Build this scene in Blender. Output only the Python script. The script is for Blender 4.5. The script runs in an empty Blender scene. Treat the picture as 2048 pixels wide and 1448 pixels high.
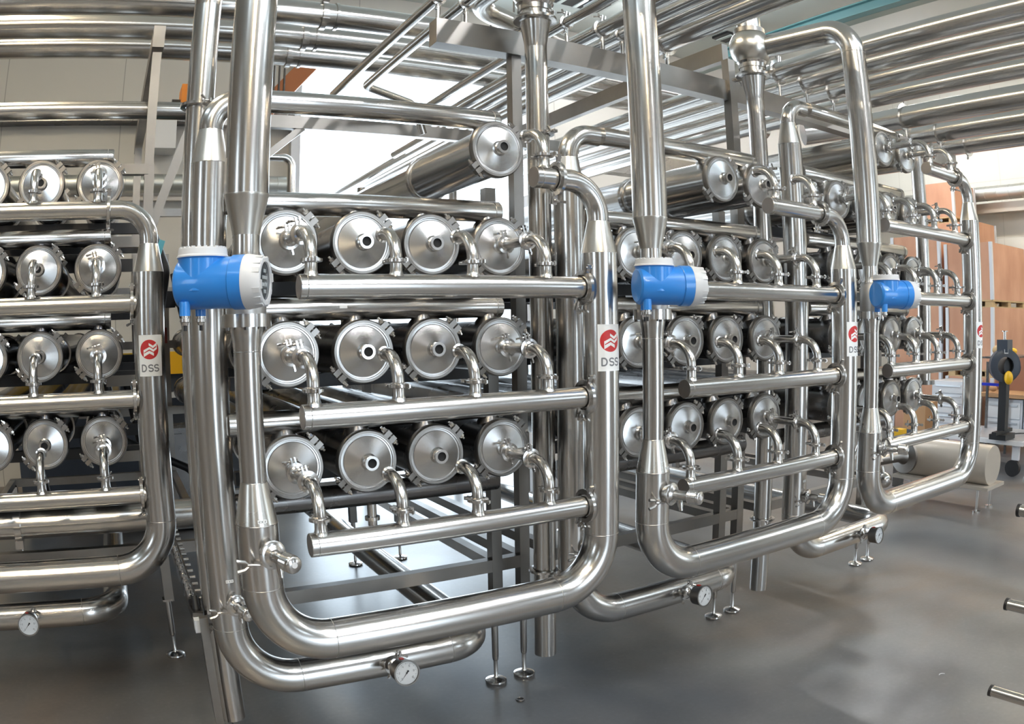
import bpy, math, random
from mathutils import Vector, Matrix
random.seed(7)
PI = math.pi
C = bpy.context.scene.collection
H = 1.75                      # eye height; all z below are given from eye level, the floor is z = -1.75

# ------------------------------------------------------------------ camera (wide lens with barrel distortion)
YAW, PITCH, ROLL, FPX, K3 = 0.516437830, -0.0496569654, -0.0175235441, 1543.27842, 0.00756692959
cd = bpy.data.cameras.new('camera')
cam = bpy.data.objects.new('camera', cd); C.objects.link(cam)
cd.sensor_width = 36.0; cd.sensor_fit = 'HORIZONTAL'
cd.lens = 25.5
cd.type = 'PANO'
cd.panorama_type = 'FISHEYE_LENS_POLYNOMIAL'
PM = 2048 / 36.0
cd.fisheye_polynomial_k0 = 0.0
cd.fisheye_polynomial_k1 = -PM / FPX
cd.fisheye_polynomial_k2 = 0.0
cd.fisheye_polynomial_k3 = -K3 * (PM / 1000.0) ** 3
cd.fisheye_polynomial_k4 = 0.0
cd.fisheye_fov = PI
cd.clip_start = 0.01; cd.clip_end = 200
_F = Vector((math.sin(YAW) * math.cos(PITCH), math.cos(YAW) * math.cos(PITCH), math.sin(PITCH)))
_R = Vector((math.cos(YAW), -math.sin(YAW), 0)); _U = _R.cross(_F)
_R2 = math.cos(ROLL) * _R + math.sin(ROLL) * _U; _U2 = -math.sin(ROLL) * _R + math.cos(ROLL) * _U
cam.matrix_world = Matrix(((_R2.x, _U2.x, -_F.x, 0), (_R2.y, _U2.y, -_F.y, 0), (_R2.z, _U2.z, -_F.z, H), (0, 0, 0, 1)))
S = bpy.context.scene
S.camera = cam

# ------------------------------------------------------------------ world, exposure
w = bpy.data.worlds.new('world'); S.world = w; w.use_nodes = True
bg = w.node_tree.nodes['Background']
bg.inputs[0].default_value = (0.74, 0.88, 1.0, 1); bg.inputs[1].default_value = 4.2
S.view_settings.view_transform = 'Standard'; S.view_settings.look = 'None'
S.view_settings.exposure = 0.82; S.view_settings.gamma = 1.0
S.view_settings.use_curve_mapping = False
S.cycles.use_denoising = True
S.cycles.max_bounces = 9; S.cycles.glossy_bounces = 7; S.cycles.diffuse_bounces = 4
S.cycles.sample_clamp_indirect = 8.0
S.cycles.caustics_reflective = True; S.cycles.blur_glossy = 0.5

# ------------------------------------------------------------------ materials
def mat(name, col, rough=0.5, metal=0.0, **k):
    m = bpy.data.materials.new(name); m.use_nodes = True
    nt = m.node_tree; b = nt.nodes['Principled BSDF']
    b.inputs['Base Color'].default_value = (*col, 1); b.inputs['Roughness'].default_value = rough
    b.inputs['Metallic'].default_value = metal
    if k.get('emit'):
        b.inputs['Emission Color'].default_value = (*k.get('ecol', col), 1); b.inputs['Emission Strength'].default_value = k['emit']
    ns = k.get('noise')          # (scale xyz, amount in value, amount in roughness)
    if ns:
        tc = nt.nodes.new('ShaderNodeTexCoord'); mp = nt.nodes.new('ShaderNodeMapping'); mp.inputs['Scale'].default_value = ns[0]
        nz = nt.nodes.new('ShaderNodeTexNoise'); nz.inputs['Scale'].default_value = 1.0; nz.inputs['Detail'].default_value = 6
        nt.links.new(tc.outputs['Object'], mp.inputs[0]); nt.links.new(mp.outputs[0], nz.inputs[0])
        mr = nt.nodes.new('ShaderNodeMapRange'); mr.inputs[1].default_value = .3; mr.inputs[2].default_value = .7
        mr.inputs[3].default_value = rough - ns[2]; mr.inputs[4].default_value = rough + ns[2]
        nt.links.new(nz.outputs[0], mr.inputs[0]); nt.links.new(mr.outputs[0], b.inputs['Roughness'])
        mc = nt.nodes.new('ShaderNodeMix'); mc.data_type = 'RGBA'
        c2 = k.get('col2', tuple(max(0, x * (1 - ns[1])) for x in col))
        mc.inputs[6].default_value = (*col, 1); mc.inputs[7].default_value = (*c2, 1)
        mr2 = nt.nodes.new('ShaderNodeMapRange'); mr2.inputs[1].default_value = .35; mr2.inputs[2].default_value = .7
        nt.links.new(nz.outputs[0], mr2.inputs[0]); nt.links.new(mr2.outputs[0], mc.inputs[0])
        nt.links.new(mc.outputs[2], b.inputs['Base Color'])
    return m
STEEL = mat('polished steel pipe', (.66, .64, .615), .22, 1, noise=((1.5, 1.5, 1.5), .06, .0))
STEEL_B = mat('brushed steel beam', (.33, .31, .29), .36, 1, noise=((3, 3, 3), .25, .05))
STEEL_D = mat('dull dark steel', (.23, .22, .215), .27, 1, noise=((3, 3, 3), .3, .04))  # on the vessel shells this darkness stands in for dark reflections
CHROME = mat('bright steel fitting', (.66, .64, .62), .20, 1)
WELD = mat('weld seam', (.46, .44, .42), .32, 1)
SPIRAL = mat('galvanised spiral duct', (.52, .53, .50), .38, .8)
PLATE = mat('turned steel plate', (.62, .61, .60), .26, 1)
def aniso(m, val, rot, axis):
    nt = m.node_tree; b = nt.nodes['Principled BSDF']
    b.inputs['Anisotropic'].default_value = val; b.inputs['Anisotropic Rotation'].default_value = rot
    t = nt.nodes.new('ShaderNodeTangent'); t.direction_type = 'RADIAL'; t.axis = axis
    nt.links.new(t.outputs[0], b.inputs['Tangent'])
aniso(PLATE, .88, 0.0, 'Y')
BLUE = mat('blue enamel', (.022, .21, .64), .33)
BLUE.node_tree.nodes['Principled BSDF'].inputs['Coat Weight'].default_value = .4
CAPW = mat('pale grey plastic', (.62, .63, .65), .42)
WHITE = mat('white label', (.85, .86, .87), .4)
RED = mat('red print', (.55, .028, .03), .45)
GREYP = mat('grey print', (.20, .21, .23), .5)
BLACK = mat('black rubber', (.012, .012, .014), .45)
BORE_SHADE = mat('dark bore', (.006, .006, .007), .7)  # flat black for the shade inside the nozzles
GLASSD = mat('dark display', (.05, .06, .07), .12)
LCD = mat('display digits', (.45, .48, .5), .4)
YELLOW = mat('yellow plastic', (.75, .42, .01), .4)
REDP = mat('red paint', (.62, .04, .025), .4)
ORANGE = mat('orange paint', (.62, .22, .03), .5)
TEAL = mat('teal strap', (.18, .62, .72), .4)
BRASS = mat('brass', (.65, .40, .20), .28, 1)
WOOD = mat('pale plywood', (.60, .33, .21), .6, noise=((2.5, 2.5, 1.2), .3, .05), col2=(.47, .24, .15))
WOODD = mat('pallet timber', (.55, .38, .20), .7, noise=((3, 3, 12), .3, .05))
CARD = mat('cardboard', (.42, .24, .12), .8)
LGREY = mat('light grey enamel', (.60, .62, .66), .4)
DGREY = mat('dark grey enamel', (.045, .055, .075), .4)
TANP = mat('beige enamel', (.46, .41, .35), .35, .3)

def floor_mat():
    m = bpy.data.materials.new('sealed concrete'); m.use_nodes = True; nt = m.node_tree; b = nt.nodes['Principled BSDF']
    tc = nt.nodes.new('ShaderNodeTexCoord')
    def noise(sc, det, dist=0.0):
        n = nt.nodes.new('ShaderNodeTexNoise'); n.inputs['Scale'].default_value = sc; n.inputs['Detail'].default_value = det
        n.inputs['Distortion'].default_value = dist; nt.links.new(tc.outputs['Object'], n.inputs[0]); return n
    def ramp(src, stops):
        r = nt.nodes.new('ShaderNodeValToRGB'); e = r.color_ramp.elements
        e[0].position, e[0].color = stops[0][0], (*stops[0][1], 1); e[1].position, e[1].color = stops[-1][0], (*stops[-1][1], 1)
        for p, c in stops[1:-1]:
            q = e.new(p); q.color = (*c, 1)
        nt.links.new(src, r.inputs[0]); return r
    big = noise(.55, 5, .6); mid = noise(2.6, 8, .3); fine = noise(42, 4)
    r1 = ramp(big.outputs[0], [(.34, (.090, .097, .108)), (.48, (.145, .143, .142)), (.60, (.165, .135, .112)), (.75, (.21, .205, .20))])
    r2 = ramp(mid.outputs[0], [(.25, (.82, .82, .84)), (.75, (1.14, 1.14, 1.12))])
    r3 = ramp(fine.outputs[0], [(.3, (.92, .92, .92)), (.62, (1.0, 1.0, 1.0)), (.74, (1.12, 1.12, 1.12))])
    m1 = nt.nodes.new('ShaderNodeMix'); m1.data_type = 'RGBA'; m1.blend_type = 'MULTIPLY'; m1.inputs[0].default_value = 1
    m2 = nt.nodes.new('ShaderNodeMix'); m2.data_type = 'RGBA'; m2.blend_type = 'MULTIPLY'; m2.inputs[0].default_value = 1
    nt.links.new(r1.outputs[0], m1.inputs[6]); nt.links.new(r2.outputs[0], m1.inputs[7])
    nt.links.new(m1.outputs[2], m2.inputs[6]); nt.links.new(r3.outputs[0], m2.inputs[7])
    nt.links.new(m2.outputs[2], b.inputs['Base Color'])
    rr = nt.nodes.new('ShaderNodeMapRange'); rr.inputs[1].default_value = .3; rr.inputs[2].default_value = .7
    rr.inputs[3].default_value = .27; rr.inputs[4].default_value = .40
    nt.links.new(big.outputs[0], rr.inputs[0]); nt.links.new(rr.outputs[0], b.inputs['Roughness'])
    bp = nt.nodes.new('ShaderNodeBump'); bp.inputs['Strength'].default_value = .02; bp.inputs['Distance'].default_value = .01
    nt.links.new(mid.outputs[0], bp.inputs['Height']); nt.links.new(bp.outputs[0], b.inputs['Normal'])
    return m
FLOOR = floor_mat()
def panel_mat(name, col, step, vertical=True, dark=.55):
    m = bpy.data.materials.new(name); m.use_nodes = True; nt = m.node_tree; b = nt.nodes['Principled BSDF']
    tc = nt.nodes.new('ShaderNodeTexCoord'); br = nt.nodes.new('ShaderNodeTexBrick')
    br.offset = 0.0; br.inputs['Scale'].default_value = 1.0; br.inputs['Mortar Size'].default_value = .006
    br.inputs['Brick Width'].default_value = step[0]; br.inputs['Row Height'].default_value = step[1]
    br.inputs['Color1'].default_value = (*col, 1); br.inputs['Color2'].default_value = (*[x * .97 for x in col], 1)
    br.inputs['Mortar'].default_value = (*[x * dark for x in col], 1)
    mp = nt.nodes.new('ShaderNodeMapping'); nt.links.new(tc.outputs['Object'], mp.inputs[0]); mp.inputs['Rotation'].default_value = (PI / 2, 0, 0) if vertical == 'Y' else (PI / 2, PI / 2, 0)
    sx = nt.nodes.new('ShaderNodeSeparateXYZ'); cx = nt.nodes.new('ShaderNodeCombineXYZ'); nt.links.new(tc.outputs['Object'], sx.inputs[0])
    nt.links.new(sx.outputs[0 if vertical == 'Y' else 1], cx.inputs[0]); nt.links.new(sx.outputs[2], cx.inputs[1])
    nt.links.new(cx.outputs[0], br.inputs['Vector']); nt.nodes.remove(mp)
    nt.links.new(br.outputs[0], b.inputs['Base Color']); b.inputs['Roughness'].default_value = .55
    return m
WALL_B = panel_mat('warm grey wall panels', (.52, .50, .46), (1.55, 30.0), 'Y', .6)
WALL_R = panel_mat('cream wall panels', (.66, .655, .60), (1.2, 1.1), 'X', .8)
WALL_F = mat('plain wall', (.20, .18, .16), .7)
CEIL = mat('pale ceiling', (.56, .60, .57), .6)
LAMP = mat('lit tube', (1, 1, 1), .5, emit=75.0, ecol=(1.0, .82, .56))
LAMPC = mat('lit cool tube', (1, 1, 1), .5, emit=75.0, ecol=(.97, .98, 1.0))

# ------------------------------------------------------------------ mesh builder
def frame(d):
    d = Vector(d).normalized()
    a = Vector((0, 0, 1)) if abs(d.z) < .9 else Vector((1, 0, 0))
    u = d.cross(a).normalized(); v = d.cross(u).normalized()
    return u, v
class MB:
    def __init__(s): s.v = []; s.f = []
    def quad(s, *p):
        n = len(s.v); s.v += [Vector(q) for q in p]; s.f.append(tuple(range(n, n + len(p))))
    def box(s, c, size, rz=0.0, ry=0.0, rx=0.0, M=None):
        c = Vector(c); R = M or (Matrix.Rotation(rz, 3, 'Z') @ Matrix.Rotation(ry, 3, 'Y') @ Matrix.Rotation(rx, 3, 'X'))
        n = len(s.v)
        for x in (-.5, .5):
            for y in (-.5, .5):
                for z in (-.5, .5): s.v.append(c + R @ Vector((x * size[0], y * size[1], z * size[2])))
        for f in ((0, 1, 3, 2), (4, 6, 7, 5), (0, 4, 5, 1), (2, 3, 7, 6), (0, 2, 6, 4), (1, 5, 7, 3)): s.f.append(tuple(n + i for i in f))
        return s
    def beam(s, a, b, w, h, up=(0, 0, 1)):
        a, b = Vector(a), Vector(b); d = (b - a); L = d.length; d.normalize(); up = Vector(up)
        x = d.cross(up).normalized(); z = x.cross(d).normalized()
        M = Matrix((x, d, z)).transposed()
        return s.box((a + b) / 2, (w, L, h), M=M)
    def rings(s, rs, cap0=True, cap1=True, closed=False):
        n0 = len(s.v); k = len(rs[0])
        for r in rs: s.v += r
        m = len(rs)
        for i in range(m - 1 + (1 if closed else 0)):
            a = n0 + i * k; b = n0 + ((i + 1) % m) * k
            for j in range(k):
                j2 = (j + 1) % k; s.f.append((a + j, a + j2, b + j2, b + j))
        if not closed:
            if cap0: s.f.append(tuple(n0 + j for j in range(k))[::-1])
            if cap1: s.f.append(tuple(n0 + (m - 1) * k + j for j in range(k)))
        return s
    def tube(s, pts, r, seg=20, cap=True, cap0=None, cap1=None):
        pts = [Vector(p) for p in pts]; n = len(pts)
        rs = r if isinstance(r, (list, tuple)) else [r] * n
        T = []
        for i in range(n):
            a = pts[max(0, i - 1)]; b = pts[min(n - 1, i + 1)]; T.append((b - a).normalized())
        u, v = frame(T[0]); out = []
        for i in range(n):
            if i:
                q = T[i - 1].rotation_difference(T[i]); u = q @ u; v = q @ v
            sc = 1.0
            out.append([pts[i] + (u * math.cos(2 * PI * j / seg) + v * math.sin(2 * PI * j / seg)) * rs[i] for j in range(seg)])
        return s.rings(out, cap if cap0 is None else cap0, cap if cap1 is None else cap1)
    def lathe(s, o, d, prof, seg=32, cap0=True, cap1=True, scale=(1, 1)):
        o = Vector(o); d = Vector(d).normalized(); u, v = frame(d)
        return s.rings([[o + d * t + (u * math.cos(2 * PI * j / seg) * scale[0] + v * math.sin(2 * PI * j / seg) * scale[1]) * r for j in range(seg)] for t, r in prof], cap0, cap1)
    def cyl(s, a, b, r, seg=20): return s.tube([a, b], r, seg)
    def ring(s, o, d, r0, r1, wd, seg=28):        # solid band of rectangular section
        h = wd / 2; o = Vector(o); d = Vector(d).normalized(); u, v = frame(d)
        pr = [(-h, r0), (-h, r1), (h, r1), (h, r0)]
        rs = [[o + d * t + (u * math.cos(2 * PI * j / seg) + v * math.sin(2 * PI * j / seg)) * r for t, r in pr] for j in range(seg)]
        return s.rings(rs, closed=True)
    def torus(s, o, d, R, r, seg=32, sub=8):
        o = Vector(o); d = Vector(d).normalized(); u, v = frame(d); rs = []
        for j in range(seg):
            a = 2 * PI * j / seg; e = u * math.cos(a) + v * math.sin(a)
            rs.append([o + e * (R + r * math.cos(2 * PI * i / sub)) + d * r * math.sin(2 * PI * i / sub) for i in range(sub)])
        return s.rings(rs, closed=True)
    def sphere(s, o, r, seg=24, rows=14, sz=1.0):
        prof = [(-r * sz * math.cos(PI * i / rows), max(1e-4, r * math.sin(PI * i / rows))) for i in range(rows + 1)]
        return s.lathe(o, (0, 0, 1), prof, seg)
OFF = {}
def build(name, mb, m, parent=None, smooth=40, **tags):
    off = OFF.get(parent.name, Vector((0, 0, 0))) if parent else Vector((0, 0, 0))
    zz = Vector((0, 0, 0)) if parent else Vector((0, 0, H))
    me = bpy.data.meshes.new(name)
    me.from_pydata([tuple(p - off + zz) for p in mb.v], [], mb.f); me.validate(); me.update()
    import bmesh
    bm = bmesh.new(); bm.from_mesh(me); bmesh.ops.recalc_face_normals(bm, faces=bm.faces); bm.to_mesh(me); bm.free()
    if smooth:
        me.shade_smooth(); me.set_sharp_from_angle(angle=math.radians(smooth))
    me.materials.append(m)
    o = bpy.data.objects.new(name, me); C.objects.link(o)
    if parent: o.parent = parent; OFF[o.name] = off
    for k, v in tags.items(): o[k] = v
    return o
def thing(name, label, cat, loc=(0, 0, 0), group=None):
    o = bpy.data.objects.new(name, None); C.objects.link(o); o.empty_display_size = .1
    o.location = Vector(loc) + Vector((0, 0, H)); OFF[o.name] = Vector(loc)
    o['label'] = label; o['category'] = cat
    if group: o['group'] = group
    return o
def solo(name, mb, m, label, cat, group=None, smooth=40, base=None):
    # a thing that is one mesh, with its origin at its base
    if base is None:
        xs = [p.x for p in mb.v]; ys = [p.y for p in mb.v]; zs = [p.z for p in mb.v]
        base = Vector(((min(xs) + max(xs)) / 2, (min(ys) + max(ys)) / 2, min(zs)))
    mb.v = [p - base for p in mb.v]
    o = build(name, mb, m, None, smooth, label=label, category=cat)
    for v in o.data.vertices: v.co.z -= H
    o.location = base + Vector((0, 0, H))
    if group: o['group'] = group
    return o
KIDS = {}
def kids(o): return [c for c in bpy.data.objects if c.parent == o]
def dup(root, loc, label, group=None):
    def rec(o, par):
        c = o.copy(); C.objects.link(c)
        if par is not None: c.parent = par
        for k in o.children: rec(k, c)
        return c
    r = rec(root, None); r.location = Vector(loc) + Vector((0, 0, H)); r['label'] = label
    if group: r['group'] = group
    return r
def fillet(pts, R, n=10):
    """polyline with its corners rounded to radius R"""
    pts = [Vector(p) for p in pts]; Rs = R if isinstance(R, (list, tuple)) else [R] * len(pts)
    out = [pts[0]]
    for i in range(1, len(pts) - 1):
        a, b, c = pts[i - 1], pts[i], pts[i + 1]; d1 = (a - b).normalized(); d2 = (c - b).normalized()
        ang = d1.angle(d2); t = Rs[i] / math.tan(ang / 2); p1 = b + d1 * t; p2 = b + d2 * t
        bis = (d1 + d2).normalized(); cen = b + bis * (Rs[i] / math.sin(ang / 2))
        v1 = p1 - cen; v2 = p2 - cen; tot = v1.angle(v2); ax = v1.cross(v2).normalized()
        for k in range(n + 1): out.append(cen + Matrix.Rotation(tot * k / n, 3, ax) @ v1)
    out.append(pts[-1]); return out

def clamp_mb(o, d, r, ang=0.0, wing=True, big=1.0):
    """tri clamp: a band with hinge lug and a bolt lug; returns (band, wing_nut)"""
    o = Vector(o); d = Vector(d).normalized(); u, v = frame(d)
    e = u * math.cos(ang) + v * math.sin(ang); t = d.cross(e)
    ro = r * 1.24 + .006; wd = .012 * big
    m = MB()
    prof = [(-wd / 2, r * 1.0 + .001), (-wd * .36, ro), (wd * .36, ro), (wd / 2, r * 1.0 + .001)]
    m.lathe(o, d, prof, 28, False, False); m.ring(o, d, r + .0005, r + .004, .004, 24)
    lug = .010 * big + r * .14
    Mx = Matrix((d, e, t)).transposed()
    m.box(o + e * (ro + lug * .5), (wd * .9, lug * 1.7, .006 * big), M=Matrix((d, e, t)).transposed())
    for sg in (-1, 1):
        m.box(o - e * (ro + lug * .45) + t * sg * .0065 * big, (wd * .95, lug * 2.0, .006 * big), M=Mx)
    m.cyl(o + e * (ro + lug * .8) - d * wd * .7, o + e * (ro + lug * .8) + d * wd * .7, .0032 * big, 8)
    n = MB()
    b0 = o - e * (ro + lug * .7); n.cyl(b0 - t * .016 * big, b0 + t * .026 * big, .0026 * big, 8)
    n.lathe(b0 + t * .012 * big, t, [(0, .0052 * big), (.009 * big, .0038 * big)], 10)
    for sg in (-1, 1):
        p = b0 + t * .016 * big; q = p + (d * sg * .8 + t * .9).normalized() * .024 * big
        n.tube([p, (p + q) / 2, q], [.002 * big, .0036 * big, .0042 * big], 6)
    return m, n
def add_clamp(parent, o, d, r, ang=0.0, big=1.0):
    b, n = clamp_mb(o, d, r, ang, True, big)
    c = build('pipe_clamp', b, CHROME, parent); build('wing_nut', n, CHROME, c)
    return c
def bolt_lugs(m, o, d, R, ang, sc=1.0):
    """one pair of bolted lugs on a large band clamp around axis d; returns bolt mesh"""
    o = Vector(o); d = Vector(d).normalized()
    X = Vector((1, 0, 0)); Z = Vector((0, 0, 1))
    e = X * math.cos(ang) + Z * math.sin(ang); t = Vector((-math.sin(ang), 0, math.cos(ang)))
    Mx = Matrix((d, e, t)).transposed()
    for sg in (-1, 1):
        m.box(o + e * (R + .007) + t * sg * .0125, (.026, .030, .019), M=Mx)
    b = MB(); c = o + e * (R + .010)
    b.cyl(c - t * .043, c + t * .046, .0048, 8)
    b.lathe(c + t * .024, t, [(0, .0095), (.012, .0095)], 6); b.lathe(c - t * .024, -t, [(0, .0095), (.009, .0095)], 6)
    return b

# ================================================================== the hall
XL, XR, YF, YB, ZC, ZF = -7.5, 14.0, -8.0, 9.5, 4.6, -1.75
def struct(name, mb, m, smooth=None): return build(name, mb, m, None, smooth, kind='structure')
struct('floor', MB().box(((XL + XR) / 2, (YF + YB) / 2, ZF - .1), (XR - XL + .6, YB - YF + .6, .2)), FLOOR)
# skylight openings in the ceiling
def slab_with_holes(x0, x1, y0, y1, z, th, holes):
    m = MB(); xs = sorted({x0, x1, *[h[0] for h in holes], *[h[1] for h in holes]}); ys = sorted({y0, y1, *[h[2] for h in holes], *[h[3] for h in holes]})
    for a, b in zip(xs, xs[1:]):
        for c, d in zip(ys, ys[1:]):
            cx, cy = (a + b) / 2, (c + d) / 2
            if any(h[0] < cx < h[1] and h[2] < cy < h[3] for h in holes): continue
            m.box((cx, cy, z), (b - a, d - c, th))
    return m
SKY = [(-5.0, 12.0, -2.9, -1.7), (-4.4, -3.7, 1.0, 5.5)]
struct('ceiling', slab_with_holes(XL - .3, XR + .3, YF - .3, YB + .3, ZC + .1, .2, SKY), CEIL)
WIN_F = [(-4.6, -3.9, .4, 3.0), (2.2, 4.6, ZF, 2.2), (8.2, 9.2, .4, 3.0)]
def wall_holes(axis, pos, a0, a1, th, holes, m, name):
    mb = MB(); xs = sorted({a0, a1, *[h[0] for h in holes], *[h[1] for h in holes]}); zs = sorted({ZF, ZC, *[h[2] for h in holes], *[h[3] for h in holes]})
    for a, b in zip(xs, xs[1:]):
        for c, d in zip(zs, zs[1:]):
            cx, cz = (a + b) / 2, (c + d) / 2
            if any(h[0] < cx < h[1] and h[2] < cz < h[3] for h in holes): continue
            if axis == 'Y': mb.box((cx, pos, cz), (b - a, th, d - c))
            else: mb.box((pos, cx, cz), (th, b - a, d - c))
    return struct(name, mb, m)
GATE = (2.25, 5.55, ZF, 3.7)
wall_holes('Y', YB + .1, XL - .3, XR + .3, .2, [GATE], WALL_B, 'wall_back')
wall_holes('Y', YF - .1, XL - .3, XR + .3, .2, WIN_F, WALL_F, 'wall_front')
wall_holes('X', XL - .1, YF - .3, YB + .3, .2, [(-2.5, -1.3, 0.2, 2.6)], WALL_F, 'wall_left')
wall_holes('X', XR + .1, YF - .3, YB + .3, .2, [(-5.0, -3.8, ZF, 1.6)], WALL_R, 'wall_right')
# portals guide the daylight through the openings
def portal(c, sx, sy, d):
    L = bpy.data.lights.new('daylight_portal', 'AREA'); L.shape = 'RECTANGLE'; L.size = sx; L.size_y = sy; L.cycles.is_portal = True
    o = bpy.data.objects.new('daylight_portal', L); C.objects.link(o); o.location = Vector(c) + Vector((0, 0, H))
    o.rotation_euler = Vector(d).to_track_quat('-Z', 'Y').to_euler()
for a, b, c_, d_ in WIN_F: portal(((a + b) / 2, YF - .2, (c_ + d_) / 2), b - a, d_ - c_, (0, 1, 0))
for a, b, c_, d_ in SKY: portal(((a + b) / 2, (c_ + d_) / 2, ZC + .2), b - a, d_ - c_, (0, 0, -1))
portal(((GATE[0] + GATE[1]) / 2, YB + .2, (GATE[2] + GATE[3]) / 2), GATE[1] - GATE[0], GATE[3] - GATE[2], (0, -1, 0))
# ledge and rail on the back wall
struct('trim_1', MB().box(((XL + 2.2) / 2, YB - .12, 2.62), (2.2 - XL, .24, .16)), STEEL_D)
# frames of the gate and the far roof edge
g = MB()
for x in (GATE[0], GATE[1]): g.box((x, YB - .02, (GATE[3] + ZF) / 2), (.12, .24, GATE[3] - ZF))
g.box(((GATE[0] + GATE[1]) / 2, YB - .02, GATE[3]), (GATE[1] - GATE[0] + .12, .24, .14))
struct('door_1', g, LGREY)
# ceiling luminaires
lum_proto = None
def luminaire(x, y, m, label):
    t = thing('ceiling_light', label, 'lamp', (x, y, ZC - .06), 'ceiling lights of the hall')
    build('housing', MB().box((x, y, ZC - .035), (.26, 2.5, .07)), LGREY, t, None)
    build('tube', MB().box((x, y, ZC - .085), (.16, 2.4, .03)), m, t, None)
    return t
for i, (x, y) in enumerate([(-1.2, -5.5), (-1.2, -1.5), (-1.2, 4.4), (3.4, -5.5), (3.4, -1.6), (6.2, 7.2), (11.6, -2.0), (11.2, 2.8), (11.4, 6.8)]):
    l = ['over the left rear corner', 'behind the viewer on the left', 'above the far left racks', 'over the open floor behind', 'over the open floor',
         'near the bright gate', 'over the right side', 'above the plywood crates', 'above the far right corner'][i]
    luminaire(x, y, LAMP if i in (0, 1, 2, 7) else LAMPC, 'long ceiling light ' + l)

# ================================================================== pipe racks
P = 1.4685                                   # spacing of the loops
COLS = (.579, .849, 1.112, 1.388)
HZ = (-.649, -.26, .121, .497, .877)         # manifold levels
VZ = (-.467, -.085, .290, .666, 1.045)       # pressure vessel levels
CZ = (-.322, .066, .437, .808, 1.19)         # collector levels
ROWW = {4: ('bottom row', 'second row up', 'third row up', 'top row'), 5: ('bottom row', 'second row up', 'third row up', 'fourth row up', 'top row')}
COLW = ('leftmost', 'second from left', 'third from left', 'rightmost')
UNITS = [dict(j=-1, dy=.972, n=4, top=(0, 1, 2, 3), w='left set-back rack'),
         dict(j=0, dy=0, n=4, top=(3,), w='nearest rack'),
         dict(j=1, dy=0, n=4, top=(2, 3), w='middle rack'),
         dict(j=2, dy=0, n=5, top=(2, 3), w='far right rack')]
YL = 2.2                                     # plane of the loops

# ---- pressure vessel prototypes
def make_vessel(shellm, label):
    t = thing('pressure_vessel', label, 'pressure vessel', (0, 2.535, 0))
    y0 = 2.535
    m = MB(); m.lathe((0, y0, 0), (0, 1, 0), [(0, .1), (.03, .1), (.034, .0965), (.60, .0965), (.604, .0985), (.64, .0985), (.644, .0965), (3.90, .0965), (3.96, .06)], 40)
    build('shell', m, shellm, t)
    m = MB(); m.lathe((0, y0, 0), (0, -1, 0), [(-.004, .102), (.010, .102), (.012, .0985), (.012, .0955), (.006, .0935), (.006, .089), (.0095, .0865), (.024, .030), (.030, .0245)], 56, True, False)
    cp = build('end_cap', m, PLATE, t, 24)
    m = MB(); m.lathe((0, y0, 0), (0, -1, 0), [(.024, .026), (.034, .0245), (.036, .0195), (.052, .0195), (.055, .0255), (.061, .0255), (.061, .0165), (.030, .0160)], 28, False, False)
    build('nozzle', m, CHROME, cp)
    m = MB(); m.lathe((0, y0, 0), (0, -1, 0), [(.053, .0001), (.053, .0166)], 20, False, False); 
    build('bore_shade', m, BORE_SHADE, cp)  # black disc near the mouth paints the shade inside the nozzle
    m = MB(); m.lathe((0, y0, 0), (0, 1, 0), [(-.013, .0985), (-.013, .107), (-.006, .1115), (.012, .1115), (.018, .106), (.018, .0985)], 48, False, False)
    bs = [bolt_lugs(m, (0, y0 + .001, 0), (0, -1, 0), .1105, a) for a in (math.radians(42), math.radians(222))]
    bc = build('band_clamp', m, STEEL_B, t)
    for b in bs: build('bolt', b, CHROME, bc)
    m = MB(); m.ring((0, y0 + .655, 0), (0, 1, 0), .096, .107, .022, 32); m.box((.075, y0 + .655, .085), (.02, .03, .035), ry=.7)
    build('coupling_band', m, CHROME, t)
    m = MB(); m.lathe((0, 2.635, .08), (0, 0, 1), [(0, .052), (.018, .046), (.03, .036), (.05, .034)], 24)
    build('branch', m, shellm, t)
    m = MB(); m.ring((0, y0 + 3.80, 0), (0, 1, 0), .096, .110, .03, 32)
    build('rear_clamp', m, CHROME, t)
    return t
vproto = {}
def vessel(u, row, col):
    X = COLS[col] + P * u['j']; loc = (X, 2.535 + u['dy'], VZ[row])
    key = 'dark' if (u['j'] == -1 and row < 3) else ('bright' if row >= 3 else 'mid')  # one steel in three tones: dark reflections put into the lower shells' colour
    lab = 'steel pressure vessel with round clamped end, %s, %s, %s' % (u['w'], ROWW[u['n']][row], COLW[col])
    if u['n'] - 1 == row and len(u['top']) < 4:
        lab = 'steel pressure vessel with round clamped end, %s, %s' % (u['w'], 'alone in the top row' if len(u['top']) == 1 else 'top row, ' + ('left' if col == u['top'][0] else 'right') + ' one')
    grp = 'pressure vessels of the ' + u['w']
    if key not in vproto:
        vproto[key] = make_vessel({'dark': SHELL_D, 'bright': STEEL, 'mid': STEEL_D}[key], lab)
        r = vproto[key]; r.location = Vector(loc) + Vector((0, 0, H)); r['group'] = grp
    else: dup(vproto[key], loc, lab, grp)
SHELL_D = mat('vessel shell with painted dark reflection', (.10, .10, .11), .22, 1)  # steel darkened to imitate reflections of dark surroundings

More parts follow.
